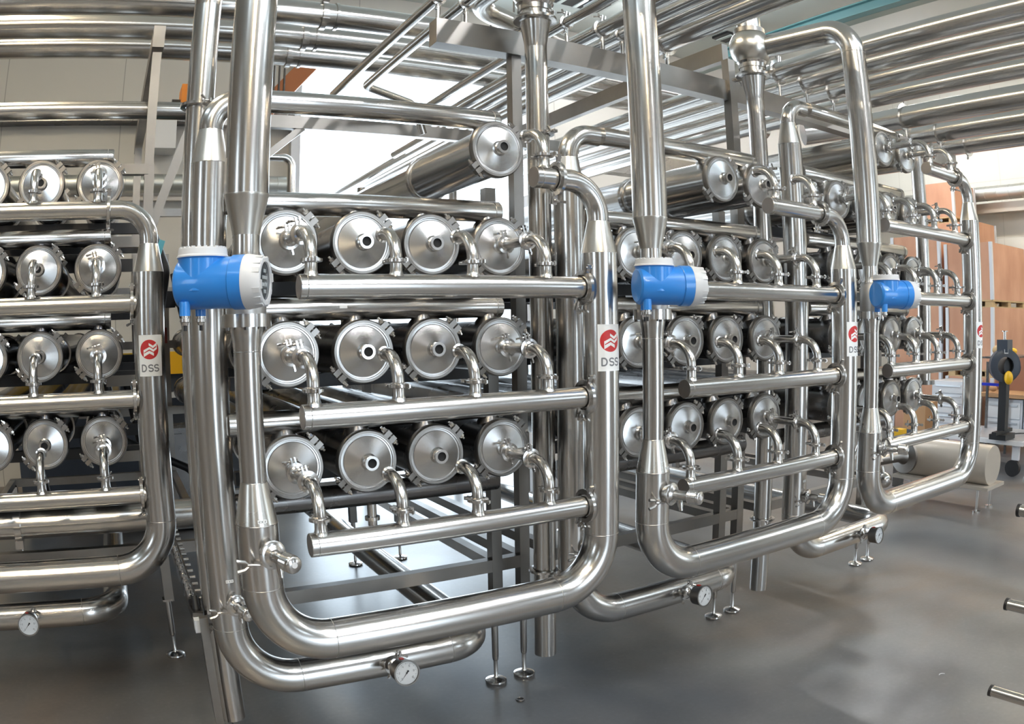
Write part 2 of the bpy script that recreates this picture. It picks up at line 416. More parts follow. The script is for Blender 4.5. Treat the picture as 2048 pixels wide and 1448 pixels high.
# ---- elbow connectors
def make_elbow(spool):
    t = thing('pipe_elbow', 'x', 'pipe elbow', (0, YL, 0))
    z1 = .084; zt = .172; r = .0190; R = .086
    pts = fillet([(0, YL, z1), (0, YL, zt), (0, YL + .112, zt)], R, 10)
    m = MB(); m.tube(pts, r, 20); build('bend', m, STEEL, t)
    m = MB(); m.lathe((0, YL + .108, zt), (0, 1, 0), [(0, .0195), (.003, .0255), (.009, .0255), (.009, .0165), (0, .0160)], 24, False, False)
    build('ferrule', m, CHROME, t); m = MB()
    m.lathe((0, YL, z1 + .004), (0, 0, -1), [(0, .0195), (.003, .0255), (.009, .0255)], 24, False, False)
    build('ferrule', m, CHROME, t)
    add_clamp(t, (0, YL, z1 - .006), (0, 0, 1), .0235, math.radians(200 if not spool else 185))
    if spool:
        m = MB(); m.lathe((0, YL + .120, zt), (0, 1, 0), [(0, .0255), (.005, .0255), (.008, .0192), (.142, .0192), (.145, .0255), (.150, .0255)], 24)
        build('spool', m, STEEL, t)
        add_clamp(t, (0, YL + .120, zt), (0, 1, 0), .0235, math.radians(75))
        add_clamp(t, (0, YL + .274, zt), (0, 1, 0), .0235, math.radians(78))
    return t
eproto = {}
def elbow(u, row, col, vrow):
    spool = (col in (0, 3) and row < u['n'] - 1) or (u['n'] == 5 and row == 4) or (u['j'] == -1 and row == 3 and col in (0, 3))
    loc = (COLS[col] + P * u['j'], YL + u['dy'], HZ[row])
    if col == 0: pass
    lab = 'curved steel elbow %s, %s, manifold %s, %s' % ('joined to its vessel' if spool else 'with open end', u['w'], ('lowest', 'second up', 'third up', 'fourth up', 'fifth up')[row], COLW[col])
    grp = 'pipe elbows of the ' + u['w']
    k = spool
    if k not in eproto:
        eproto[k] = make_elbow(spool); r = eproto[k]; r.location = Vector(loc) + Vector((0, 0, H)); r['label'] = lab; r['group'] = grp
    else: dup(eproto[k], loc, lab, grp)

# ---- manifold (header) pipes
def header(u, row):
    top = row == u['n'] - 1
    jx, dy, z = P * u['j'], u['dy'], HZ[row]; Y = YL + dy
    cols = u['top'] if top else (0, 1, 2, 3)
    xl = jx + (.541 if len(cols) == 4 else {3: 1.345, 2: 1.058}[cols[0]])
    xr = jx + (1.434 if top else 1.536)
    nm = ('lowest', 'second', 'third', 'fourth', 'fifth')[row]
    t = thing('manifold_pipe', ('short ' if len(cols) < 4 else '') + 'horizontal steel manifold pipe with welded stubs, %s, %s level from floor' % (u['w'], nm), 'manifold', (xl, Y, z), 'manifold pipes of the ' + u['w'])
    r = .0375
    m = MB(); m.lathe((xl, Y, z), (1, 0, 0), [(0, .0363), (.0015, r), (xr - xl - .004, r), (xr - xl, r + .006)], 36); build('pipe', m, STEEL, t, 30)
    m = MB(); m.lathe((xl + .0012, Y, z), (-1, 0, 0), [(0, .0368), (.0018, .0350), (.0022, .0001)], 36, False, False); build('end_plate', m, STEEL_E, t, 30)
    if not top or True:
        m = MB(); m.torus((xl + .022, Y, z), (1, 0, 0), r - .0005, .0012, 32, 6); build('weld_seam', m, WELD, t)
    for c in cols:
        x = COLS[c] + jx; m = MB()
        m.lathe((x, Y, z), (0, 0, 1), [(.030, .026), (.0375, .0222), (.046, .0192), (.070, .0192), (.073, .0255), (.078, .0255)], 24); build('stub', m, STEEL, t)
    add_clamp(t, (xr + .002, Y, z), (1, 0, 0), .0445, math.radians(-62 if not top else -75), 1.35)

# ---- the sign
def sign(parent, X, Y, z, R, ns=''):
    rr = R + .0012
    def P3(u, v, lift=0):
        a = u / R; return (X + math.sin(a) * (rr + lift), Y - math.cos(a) * (rr + lift), z + v)
    def grid(poly_fn, nu, nv, lift, th=0):
        m = MB()
        for i in range(nu):
            for k in range(nv): m.quad(*[P3(*poly_fn(a, b), lift) for a, b in ((i / nu, k / nv), ((i + 1) / nu, k / nv), ((i + 1) / nu, (k + 1) / nv), (i / nu, (k + 1) / nv))])
        return m
    w_, h_ = .100, .162
    m = grid(lambda a, b: ((a - .5) * w_, (b - .5) * h_), 20, 2, 0)
    s = build('sign', m, WHITE, parent, 60, label='white sticker with red emblem and grey letters')
    cx, cz, cr = -0.004, .024, .0385
    m = MB()
    for i in range(36):
        a0, a1 = 2 * PI * i / 36, 2 * PI * (i + 1) / 36
        for k in range(6):
            q0, q1 = cr * k / 6, cr * (k + 1) / 6
            m.quad(*[P3(cx + q * math.cos(a), cz + q * math.sin(a), .0004) for q, a in ((q0, a0), (q1, a0), (q1, a1), (q0, a1))])
    build('emblem_disc', m, RED, s, 60)
    def strip(m, pts, lift, hw):
        # vertical-extent strips: list of (x, ylow, yhigh) in units of the disc radius
        for (x0, l0, h0), (x1, l1, h1) in zip(pts, pts[1:]):
            n = max(1, int(abs(x1 - x0) * 5))
            for i in range(n):
                t0, t1 = i / n, (i + 1) / n; f = lambda a, b, t: a + (b - a) * t
                A, B = f(x0, x1, t0), f(x0, x1, t1)
                m.quad(P3(cx + A * cr, cz + f(l0, l1, t0) * cr, lift), P3(cx + B * cr, cz + f(l0, l1, t1) * cr, lift), P3(cx + B * cr, cz + f(h0, h1, t1) * cr, lift), P3(cx + A * cr, cz + f(h0, h1, t0) * cr, lift))
    m = MB()
    strip(m, [(-.06, .42, .66), (.38, .12, .38), (.80, .42, .70)], .0008, 0)
    strip(m, [(-.62, -.70, -.06), (-.56, -.66, .0)], .0008, 0)
    strip(m, [(.74, .05, .68), (.80, .07, .70)], .0008, 0)
    strip(m, [(-.62, -.34, -.06), (0, .02, .26), (.42, -.24, .0), (.80, .04, .28)], .0008, 0)
    strip(m, [(-.62, -.76, -.42), (0, -.40, -.12), (.46, -.66, -.36)], .0008, 0)
    build('emblem_mark', m, WHITE, s, 60)
    def stroke(m, pts, hw, lift=.0006):
        for (a, b), (c, d) in zip(pts, pts[1:]):
            L = math.hypot(c - a, d - b) or 1e-6; nx, ny = -(d - b) / L * hw, (c - a) / L * hw; ex, ey = (c - a) / L * hw * .5, (d - b) / L * hw * .5
            m.quad(P3(a + nx - ex, b + ny - ey, lift), P3(c + nx + ex, d + ny + ey, lift), P3(c - nx + ex, d - ny + ey, lift), P3(a - nx - ex, b - ny - ey, lift))
    def arc(cx_, cy_, rx, ry, a0, a1, n=9): return [(cx_ + rx * math.cos(math.radians(a0 + (a1 - a0) * i / n)), cy_ + ry * math.sin(math.radians(a0 + (a1 - a0) * i / n))) for i in range(n + 1)]
    m = MB(); hh = .0125; yc = -.049; hw = .0026
    x = -.036; stroke(m, [(x, yc - hh), (x, yc + hh), (x + .007, yc + hh)] + arc(x + .007, yc, .0105, hh, 90, -90) + [(x, yc - hh)], hw)
    for x in (.000, .0235):
        stroke(m, arc(x, yc + hh * .5, .0085, hh * .5, 30, 270, 10) + arc(x, yc - hh * .5, .0088, hh * .5, 90, -150, 10), hw)
    build('lettering', m, GREYP, s, 60)
    return s
def small_tag(parent, X, Y, z, R, ang, w_=.028, h_=.011):
    m = MB()
    for i in range(4):
        a0 = ang + (i / 4 - .5) * w_ / R; a1 = ang + ((i + 1) / 4 - .5) * w_ / R; q = R + .0008
        m.quad(*[(X + math.sin(a) * q, Y - math.cos(a) * q, z + h) for a, h in ((a0, -h_ / 2), (a1, -h_ / 2), (a1, h_ / 2), (a0, h_ / 2))])
    s = build('small_label', m, WHITE, parent, 60)
    m = MB()
    for i in range(5):
        a0 = ang + ((i + .6) / 6 - .5) * w_ / R; a1 = a0 + .09 * w_ / R; q = R + .0012
        for zz in ((-.003, -.0018), (.0018, .003)) if i % 2 else ((-.003, .003),):
            m.quad(*[(X + math.sin(a) * q, Y - math.cos(a) * q, z + h) for a, h in ((a0, zz[0]), (a1, zz[0]), (a1, zz[1]), (a0, zz[1]))])
    build('tag_number', m, GREYP, s, 60)

# ---- sample valve: mesh group around a point on a vertical pipe, pointing to -Y with a slight turn
def sample_valve(parent, X, Y, z, R, ang, sc=1.0):
    d = Vector((math.sin(ang), -math.cos(ang), 0)); o = Vector((X, Y, z)) + d * R; s = sc
    m = MB(); m.lathe(o - d * .004, d, [(0, .026 * s), (.012 * s, .026 * s), (.014 * s, .033 * s), (.024 * s, .033 * s), (.028 * s, .026 * s), (.034 * s, .016 * s), (.07 * s, .0145 * s), (.075 * s, .012 * s), (.085 * s, .012 * s)], 28)
    v = build('sample_valve', m, CHROME, parent)
    m = MB(); k = o + d * .081 * s
    prof = [(0, .019 * s)]
    for i in range(7): prof += [(.003 * s + i * .005 * s, .0225 * s), (.0055 * s + i * .005 * s, .0208 * s)]
    prof += [(.040 * s, .0215 * s), (.043 * s, .019 * s)]
    m.lathe(k, d, prof, 28); build('knob', m, CHROME, v, 60)
    m = MB(); m.lathe(k + d * .043 * s, d, [(0, .007 * s), (.003 * s, .007 * s)], 16); build('knob_button', m, CAPW, v)
    sd = Vector((0, 0, 1)).cross(d)
    m = MB(); p = o + d * .046 * s; m.cyl(p, p + Vector((0, 0, -.036 * s)) + d * .006 * s, .0085 * s, 14); m.cyl(p + Vector((0, 0, -.030 * s)) + d * .005 * s, p + Vector((0, 0, -.048 * s)) + d * .008 * s, .0065 * s, 12); build('outlet', m, CHROME, v)
    b, n = clamp_mb(o + d * .018 * s, d, .029 * s, 0, True, 1.0)
    # wing screw out to the lower left
    e = (-sd * -.75 + Vector((0, 0, -.66))).normalized()
    e = (Vector((-.80, 0, -.6))).normalized()
    q = o + d * .018 * s + e * .038 * s
    n = MB(); n.cyl(q, q + Vector((-1, 0, .12)).normalized() * .034 * s, .0035 * s, 8); q2 = q + Vector((-1, 0, .1)).normalized() * .024 * s
    n.lathe(q2, (-1, 0, .1), [(0, .006 * s), (.01 * s, .004 * s)], 10)
    for g in (-1, 1): n.tube([q2 + Vector((-.004, 0, 0)), q2 + Vector((-.016 * s, 0, g * .010 * s)), q2 + Vector((-.036 * s, 0, g * .014 * s))], [.0022 * s, .0045 * s, .0055 * s], 6)
    c = build('wing_screw', n, CHROME, v)
    m = MB(); m.lathe(o + d * .018 * s, d, [(-.006, .030 * s), (-.002, .036 * s), (.004, .036 * s), (.008, .030 * s)], 28); build('clamp_band', m, CHROME, v)
    return v

# ---- the loops
def weld(parent, o, d, r):
    m = MB(); m.torus(o, d, r - .0004, .0012, 40, 6); build('weld_seam', m, WELD, parent)
def loop(u):
    jx, dy = P * u['j'], u['dy']; Y = YL + dy; XA = jx + .383; XB = jx + 1.609; zb = -.962; R = .205; r = .0645
    dz = .38 if u['n'] == 5 else 0
    lab = {-1: 'large looping steel pipe at far left, partly out of view', 0: 'large U-shaped steel pipe loop in front of the nearest rack',
           1: 'U-shaped steel pipe loop in front of the middle rack', 2: 'U-shaped steel pipe loop at the far right, one level taller'}[u['j']]
    t = thing('pipe_loop', lab, 'pipe', (XA, Y, zb - r), 'U-shaped pipe loops')
    # upper leg and arch to the tee behind
    tee = Vector((jx - P + 1.762, 2.83 + dy, 1.558))
    pts = fillet([(XA, Y, .387), (XA, Y, 1.545), tee + (Vector((XA, Y, 1.545)) - tee).normalized() * .085], .15, 12)
    m = MB(); m.tube(pts, r + .0012, 44, True); build('upper_leg', m, STEEL, t)
    weld(t, (XA, Y, 1.545 - .15), (0, 0, 1), r + .0012)
    m = MB(); m.lathe((XA, Y, .388), (0, 0, -1), [(0, r + .0022), (.004, r + .0022), (.008, r + .0008), (.112, .0415), (.118, .0405)], 44); build('reducer', m, STEEL_R, t, 25)
    m = MB(); m.lathe((XA, Y, .272), (0, 0, -1), [(0, .0405), (.05, .0405), (.07, .043), (.085, .0475)], 44); build('neck', m, STEEL, t)
    m = MB(); m.lathe((XA, Y, .020), (0, 0, -1), [(0, .0475), (.02, .0475), (.045, .043), (.075, .0405), (.080, .0400), (.460, .0400)], 44); build('lower_leg', m, STEEL, t)
    weld(t, (XA, Y, -.062), (0, 0, 1), .0402)
    m = MB(); m.lathe((XA, Y, -.438), (0, 0, -1), [(0, .0402), (.118, r - .001), (.124, r)], 44); build('reducer', m, STEEL_R, t, 25)
    weld(t, (XA, Y, -.438), (0, 0, 1), .0402); weld(t, (XA, Y, -.560), (0, 0, 1), r)
    pts = fillet([(XA, Y, -.558), (XA, Y, zb), (XB, Y, zb), (XB, Y, -.70)], [0, R, R, 0], 16)
    m = MB(); m.tube(pts, r, 44); build('bottom_bend', m, STEEL, t)
    for o, d in (((XA, Y, zb + R), (0, 0, 1)), ((XA + R, Y, zb), (1, 0, 0)), ((XB - R, Y, zb), (1, 0, 0)), ((XB, Y, zb + R), (0, 0, 1))): weld(t, o, d, r)
    m = MB(); m.cyl((XB, Y, -.70), (XB, Y, .243 + dz), r, 44); build('riser', m, STEEL, t)
    m = MB(); m.lathe((XB, Y, .243 + dz), (0, 0, 1), [(0, r), (.004, r - .0004), (.110, .0405), (.114, .0395)], 44); build('reducer', m, STEEL_R, t, 25)
    zt = HZ[u['n'] - 1]
    pts = fillet([(XB, Y, .355 + dz), (XB, Y, zt), (jx + 1.440, Y, zt)], .125, 12)
    m = MB(); m.tube(pts, .0385, 32); build('top_elbow', m, STEEL, t)
    for row in range(u['n'] - 1):
        m = MB(); m.lathe((jx + 1.538, Y, HZ[row]), (1, 0, 0), [(0, .0435), (.004, .0435), (.008, .0375), (.030, .0380), (.055, .047)], 32); build('branch_stub', m, STEEL, t)
    if u['j'] == -1: sgn_ang = 0
    sign(t, XB, Y, -.088, r)
    if u['j'] >= 0:
        sample_valve(t, XA, Y, -.640, r, .28, 1.2)
        small_tag(t, XA, Y, -.545, r - .003, .10 if u['j'] == 0 else .45)
STEEL_R = mat('brushed steel reducer', (.70, .67, .62), .30, 1, noise=((3, 3, 3), .12, .04))
STEEL_E = mat('satin end plate', (.40, .37, .35), .38, 1)

# ---- flow meters
def flow_meter(u):
    jx, dy = P * u['j'], u['dy']; X = jx + .383; Y = YL
    lab = {0: 'large blue flow meter with round display, on the nearest loop', 1: 'blue flow meter on the middle loop beside its white ribbed cover', 2: 'smallest blue flow meter, on the far right loop'}[u['j']]
    t = thing('flow_meter', lab, 'flow meter', (X, Y, .018), 'blue flow meters')
    m = MB(); m.lathe((X, Y, .008), (0, 0, 1), [(0, .073), (.037, .073)], 40); build('flange', m, CHROME, t)
    for k in range(6):
        a = 2 * PI * (k + .3) / 6; q = Vector((X + .062 * math.cos(a), Y + .062 * math.sin(a), .000)); m = MB(); m.lathe(q, (0, 0, 1), [(0, .006), (.008, .006)], 6); build('bolt', m, STEEL_D, t)
    m = MB(); m.lathe((X, Y, .044), (0, 0, 1), [(0, .058), (.02, .060), (.110, .060), (.128, .050), (.134, .0475), (.146, .0475)], 40); build('sensor_body', m, CAPM, t)
    m = MB(); m.cyl((X - .02, Y - .04, .12), (X - .10, Y - .15, .12), .026, 20); build('head_neck', m, CAPM, t)
    al = math.radians(27 if u['j'] == 0 else 20); n = Vector((math.cos(al), -math.sin(al), 0)); sd = Vector((0, 0, 1)).cross(n)
    J = Vector((jx + .233, 2.008, .122)); rr = .0665
    m = MB(); m.lathe(J, n, [(-.066, rr - .012), (-.060, rr - .004), (-.052, rr - .001), (.088, rr), (.088, rr + .0015), (.090, rr + .0035), (.124, rr + .0035), (.124, rr)], 48); body = build('housing', m, BLUE, t, 30)
    m = MB(); m.lathe(J, (0, 0, 1), [(-.02, rr - .002), (.062, rr - .0015), (.066, rr + .001)], 48, False, True); build('terminal_chamber', m, BLUE, t, 30)
    m = MB(); m.lathe(J + Vector((0, 0, .066)), (0, 0, 1), [(0, rr + .003), (.003, rr + .003), (.007, rr), (.022, rr - .0015), (.024, rr - .004)], 48)
    for k in range(24):
        a = 2 * PI * k / 24; m.box(J + Vector(((rr - .006) * math.cos(a), (rr - .006) * math.sin(a), .066 + .022)), (.006, .009, .010), rz=a)
    build('terminal_cap', m, CAPW, t, 30)
    m = MB(); b0 = J + n * .124
    m.lathe(b0, n, [(0, rr + .004), (.004, rr + .0045), (.028, rr + .0005), (.046, rr - .003), (.050, rr - .006), (.050, rr - .017), (.046, rr - .018)], 48, False, False)
    for k in range(16):
        a = 2 * PI * k / 16
        if k % 4 == 0: continue
        e = Vector((0, 0, 1)) * math.sin(a) + sd * math.cos(a); tt = n.cross(e)
        m.box(b0 + n * .036 + e * (rr - .002), (.026, .004, .013), M=Matrix((n, e, tt)).transposed())
    for k in range(4):
        a = 2 * PI * k / 4 + .2; e = Vector((0, 0, 1)) * math.sin(a) + sd * math.cos(a); tt = n.cross(e)
        m.box(b0 + n * .050 + e * (rr - .012), (.008, .009, .022), M=Matrix((n, e, tt)).transposed())
    cv = build('display_cover', m, CAPW, t, 30)
    m = MB(); m.lathe(b0 + n * .0455, n, [(0, rr - .017), (.001, .0001)], 40, True, False); ds = build('display', m, GLASSD, cv)
    m = MB()
    for i, zz in enumerate((.026, .009, -.009, -.026)):
        for yy in (-.018, -.006, .006, .018):
            if i in (1, 2) or abs(yy) < .01: m.box(b0 + n * .0470 + sd * yy + Vector((0, 0, zz)), (.001, .007, .009), M=Matrix((n, sd, (0, 0, 1))).transposed())
    build('display_digits', m, LCD, cv)
    for k, (a, b) in enumerate(((-.050, .020), (.0, -.055))):
        q = J + n * a - sd * -b * 1 + Vector((0, 0, -.052)); q = J + n * a - sd * b + Vector((0, 0, -.050)) if False else J + Vector((a, -b, -.046))
        m = MB(); m.cyl(q, q + Vector((0, 0, -.036)), .0145, 20); build('gland_boss', m, BLUE, t)
        m = MB(); m.lathe(q + Vector((0, 0, -.036)), (0, 0, -1), [(0, .011), (.006, .011), (.007, .014), (.015, .014), (.017, .010), (.024, .008)], 16); gl = build('cable_gland', m, CHROME, t)
        m = MB(); m.cyl(q + Vector((0, 0, -.058)), q + Vector((0, 0, -.074)), .0045, 10); build('cable_stub', m, BLACK, gl)
    return t
CAPM = mat('satin sensor casing', (.50, .49, .48), .4, .85)

# ---- feed pipes with the lower cross pipe, gauge and valve
def feed(u):
    jx, dy = P * u['j'], u['dy']; X = jx + .325; Y = 2.653 + dy; r = .066
    dz = .382 if u['n'] == 5 else 0; zt = CZ[3] + dz; zb = -1.292
    lab = 'tall steel feed pipe with upper elbow and low cross pipe, ' + u['w']
    t = thing('feed_pipe', lab, 'pipe', (X, Y, zb - r), 'feed pipes of the racks')
    m = MB(); m.tube(fillet([(X, Y, .575 + dz), (X, Y, zb), (jx + 1.352, Y, zb), (jx + 1.352, Y + 3.0, zb)], [0, .24, .17, 0], 14), r, 40); build('riser_and_cross_pipe', m, STEEL, t)
    m = MB(); m.lathe((X, Y, .575 + dz), (0, 0, 1), [(0, r), (.12, .044)], 40); build('reducer', m, STEEL_R, t, 25)
    m = MB(); m.tube(fillet([(X, Y, .69 + dz), (X, Y, zt), (X + .16, Y, zt)], .105, 12), .0432, 32); build('top_elbow', m, STEEL, t)
    for o, d in (((X, Y, zb + .24), (0, 0, 1)), ((X + .24, Y, zb), (1, 0, 0)), ((jx + 1.182, Y, zb), (1, 0, 0)), ((X, Y, .575 + dz), (0, 0, 1))): weld(t, o, d, r)
    sample_valve(t, X, Y, zb + .345, r, .22, 1.1)
    small_tag(t, X, Y, zb + .43, r, .12)
    m = MB(); x = jx + .80
    for i in range(3): pass
    # gauge
    gx = jx + .915; o = Vector((gx, Y - r, zb + .012)); d = Vector((0, -1, 0)); d = Vector((.05, -1, .12)).normalized()
    g = thing('pressure_gauge', {-1: 'round dial pressure gauge on the low pipe at far left', 0: 'round dial pressure gauge on the low pipe of the nearest rack', 1: 'round dial pressure gauge on the low pipe of the middle rack', 2: 'round dial pressure gauge seen side-on, low pipe at right'}[u['j']], 'gauge', o, 'pressure gauges')
    m = MB(); m.lathe(o - d * .004, d, [(0, .024), (.02, .024), (.022, .030), (.032, .030), (.034, .024), (.045, .013), (.070, .013), (.072, .020), (.085, .020)], 28); build('socket', m, CHROME, g)
    add_clamp(g, o + d * .024, d, .027, math.radians(60), 1.0)
    q = o + d * .085
    m = MB(); m.lathe(q, d, [(0, .030), (.004, .046), (.052, .0485), (.056, .052), (.062, .052), (.062, .046)], 40, True, False); build('case', m, STEEL_B, g, 30)
    m = MB(); m.lathe(q + d * .057, d, [(0, .0465), (.0001, .0001)], 40, True, False); dl = build('dial', m, DIAL, g, 60)
    uz = (Vector((0, 0, 1)) - d * d.z).normalized(); ux = uz.cross(d).normalized()
    if ux.x < 0: ux = -ux
    q2 = q + d * .0576; Mx = Matrix((ux, d, uz)).transposed()
    m = MB()
    for k in range(31):
        a = math.radians(225 - 270 * k / 30); L = .006 if k % 3 == 0 else .003
        e = ux * math.cos(a) + uz * math.sin(a); m.box(q2 + e * (.041 - L / 2), (L, .0004, .0012 if k % 3 == 0 else .0006), M=Matrix((e, d, e.cross(d))).transposed())
    SEG = {'0': 'abcdef', '2': 'abged', '4': 'fgbc', '6': 'afgedc', '8': 'abcdefg', '1': 'bc'}
    for val in (0, 2, 4, 6, 8, 10):
        a = math.radians(225 - 27 * val); cpos = q2 + (ux * math.cos(a) + uz * math.sin(a)) * .0295
        tx = str(val)
        for i, ch in enumerate(tx):
            cc = cpos + ux * (i - (len(tx) - 1) / 2) * .0058; hw, hh = .0019, .0036; th = .0009
            for sgm in SEG[ch]:
                pos, sz = {'a': ((0, hh), (2 * hw, th)), 'd': ((0, -hh), (2 * hw, th)), 'g': ((0, 0), (2 * hw, th)), 'b': ((hw, hh / 2), (th, hh)), 'c': ((hw, -hh / 2), (th, hh)), 'e': ((-hw, -hh / 2), (th, hh)), 'f': ((-hw, hh / 2), (th, hh))}[sgm]
                m.box(cc + ux * pos[0] + uz * pos[1], (sz[0], .0004, sz[1]), M=Mx)
    build('scale_marks', m, GREYP, dl, None)
    a = math.radians(228); e = ux * math.cos(a) + uz * math.sin(a); pe = e.cross(d)
    m = MB(); nn = q2 + d * .0015
    m.quad(nn + pe * .0014, nn + e * .037, nn - pe * .0014); m.quad(nn + pe * .001, nn - e * .010 + pe * .0045, nn - e * .013 , nn - e * .010 - pe * .0045, nn - pe * .001); m.lathe(nn - d * .001, d, [(0, .003), (.002, .003)], 12)
    build('needle', m, BLACK, g, None)
    m = MB(); m.box(q + d * .022 + uz * .047, (.014, .018, .006), M=Mx); build('filler_plug', m, REDP, g)
    return t
DIAL = mat('dial face', (.80, .83, .86), .4)

# ---- vertical drain pipes with ball tee on top
def drain(X, Y, label, j, tee=True):
    t = thing('standpipe', label, 'pipe', (X, Y, -1.52), 'vertical standpipes')
    r = .0505 if j >= 0 else .0535; zb = -1.522
    if not tee:
        m = MB(); m.cyl((X, Y, -.44), (X, Y, 1.27), r, 36); build('tube', m, STEEL, t)
        m = MB(); m.ring((X, Y, -.44), (0, 0, 1), r - .005, r + .03, .03, 32); build('flange', m, STEEL_B, t)
        build('bracket', MB().beam((4.73, 3.085, .72), (X - .03, Y + .03, .72), .04, .03), STEEL_B, t, None)
        return
    m = MB(); m.cyl((X, Y, zb), (X, Y, -1.106), r, 36); m.cyl((X, Y, -1.098), (X, Y, 1.245 if tee else .95), r, 36); build('tube', m, STEEL, t)
    add_clamp(t, (X, Y, -1.102), (0, 0, 1), r + .003, math.radians(150), 1.2)
    add_clamp(t, (X, Y, .835), (0, 0, 1), r + .003, math.radians(20), 1.2)
    if not tee: return
    m = MB(); m.lathe((X, Y, 1.245), (0, 0, 1), [(0, r), (.02, r + .001), (.128, .070), (.132, .076), (.140, .076)], 36); build('reducer', m, STEEL, t, 30)
    add_clamp(t, (X, Y, 1.387), (0, 0, 1), .075, math.radians(190), 1.5)
    m = MB(); m.lathe((X, Y, 1.390), (0, 0, 1), [(0, .076), (.006, .072), (.036, .072), (.038, .080), (.062, .080), (.075, .088)], 36); build('collar', m, CHROME, t, 30)
    m = MB(); m.sphere((X, Y, 1.557), (.126 if j == 1 else .115), 36, 20, .95); build('ball_tee', m, STEEL_R, t)
    m = MB(); m.ring((X, Y, 1.655), (0, 0, 1), .05, .092, .028, 36); build('top_flange', m, STEEL_B, t)
    m = MB(); m.tube(fillet([(X, Y, 1.66), (X, Y, 1.86), (X - .10, Y + .55, 1.86)], .13, 10), .072, 32); build('outlet_elbow', m, STEEL, t)

# ---- collectors above each row of vessels
def collector(u, row):
    jx, dy = P * u['j'], u['dy']; Y = 2.635 + dy; z = CZ[row]; xl = jx + .325 + (.16 if row == u['n'] - 1 else .055); xr = jx + 1.448
    r = .0415
    t = thing('collector_pipe', 'horizontal steel collector pipe above the %s of vessels, %s' % (ROWW[u['n']][row], u['w']), 'pipe', (xl, Y, z), 'collector pipes of the ' + u['w'])
    m = MB(); m.lathe((xl, Y, z), (1, 0, 0), [(0, r), (xr - xl - .006, r), (xr - xl - .001, r - .004), (xr - xl, .0001)], 32, True, False); build('pipe', m, STEEL, t)
    weld(t, (xr - .03, Y, z), (1, 0, 0), r)
    small_tag_flat = MB().box((jx + .80, Y - r - .0005, z + .006), (.028, .001, .011)); 
    if row == 1: build('small_label', small_tag_flat, WHITE, t, None)

# ---- support frame of each unit
DARKB = mat('dark painted beam', (.035, .035, .037), .4, .3)
def frame_unit(u):
    jx, dy = P * u['j'], u['dy']; X1, X2 = jx + 1.640, jx + (1.790 if u['j'] >= 0 else 1.885); Y = 3.085 + dy
    t = thing('support_frame', 'square steel tube frame carrying the vessels, ' + u['w'], 'frame', (X1, Y, ZF), 'support frames of the racks')
    dz = .38 if u['n'] == 5 else 0
    s = .052
    def post(x, y, z0, z1, w_=s): build('post', MB().box((x, y, (z0 + z1) / 2), (w_, w_, z1 - z0)), STEEL_B, t, None)
    def bm(a, b, w_=.05, h=.05, n='beam', m=None): build(n, MB().beam(a, b, w_, h), m or STEEL_B, t, None)
    tall = 1.286 if u['j'] >= 0 else 1.14
    post(X1, Y, -1.42, .62 if u['j'] != -1 else .87); post(X2, Y, -1.42, tall)
    post(X1, Y + 2.2, -1.42, .62); post(X2, Y + 2.2, -1.42, .62); 
    if u['j'] >= 0: pass
    x0 = jx + .50
    bm((x0, Y, -1.125), (X2 + .0, Y, -1.125), .05, .06)
    bm((x0, Y + 2.2, -1.125), (X2, Y + 2.2, -1.125), .05, .06)
    for x in (x0 + .02, X1, X2): bm((x, Y, -1.125), (x, Y + 2.2, -1.125), .05, .05)
    for row in range(u['n'] - 1 if u['j'] >= 0 else u['n']):
        z = VZ[row] - .128
        bm((jx + .46, Y - .0, z), (X1, Y - .0, z), .045, .055, 'cross_beam', DARKB)
        bm((jx + .46, Y + .9, z), (X1, Y + .9, z), .045, .07, 'cross_beam', DARKB)  # this and the next dark beam are added to block light between rows
        bm((jx + .46, Y + 2.2, z), (X1, Y + 2.2, z), .045, .10, 'cross_beam', DARKB)
    for (x, y) in ((X1 - .01, Y), (X2 - .0, Y), (X1, Y + 2.2), (x0 + .03, Y + 2.2)):
        m = MB(); m.lathe((x, y, ZF), (0, 0, 1), [(.0, .050), (.006, .0535), (.014, .052), (.020, .040), (.026, .014), (.032, .010), (.12, .010), (.124, .014), (.140, .0165), (.30, .0165), (.33, .0165)], 28)
        if x == x0 + .03: m.box((x, y, -1.30), (.05, .05, .32))
        if y < Y + 1 and x != x0 + .03 : m.box((x, y, -1.415), (.056, .056, .012))
        f = build('levelling_foot', m, CHROME, t, 35)
    return t

for u in UNITS:
    for row in range(u['n']):
        cols = u['top'] if row == u['n'] - 1 else (0, 1, 2, 3)
        for c in cols: vessel(u, row, c)
    for row in range(u['n']):
        header(u, row)
        cols = u['top'] if row == u['n'] - 1 else (0, 1, 2, 3)
        for c in cols: elbow(u, row, c, row)
        collector(u, row)
    loop(u); feed(u); frame_unit(u)
    if u['j'] >= 0: flow_meter(u)
drain(.300, 2.83, 'tall steel standpipe behind the blue flow meter, nearest loop', -1)
drain(1.758, 2.83, 'tall steel standpipe at right of the nearest rack', 0)
drain(3.200, 2.83, 'tall steel standpipe with ball tee, between middle and far racks', 1)
drain(5.000, 2.83, 'tall steel standpipe at the far right, before the crates', 2, False)

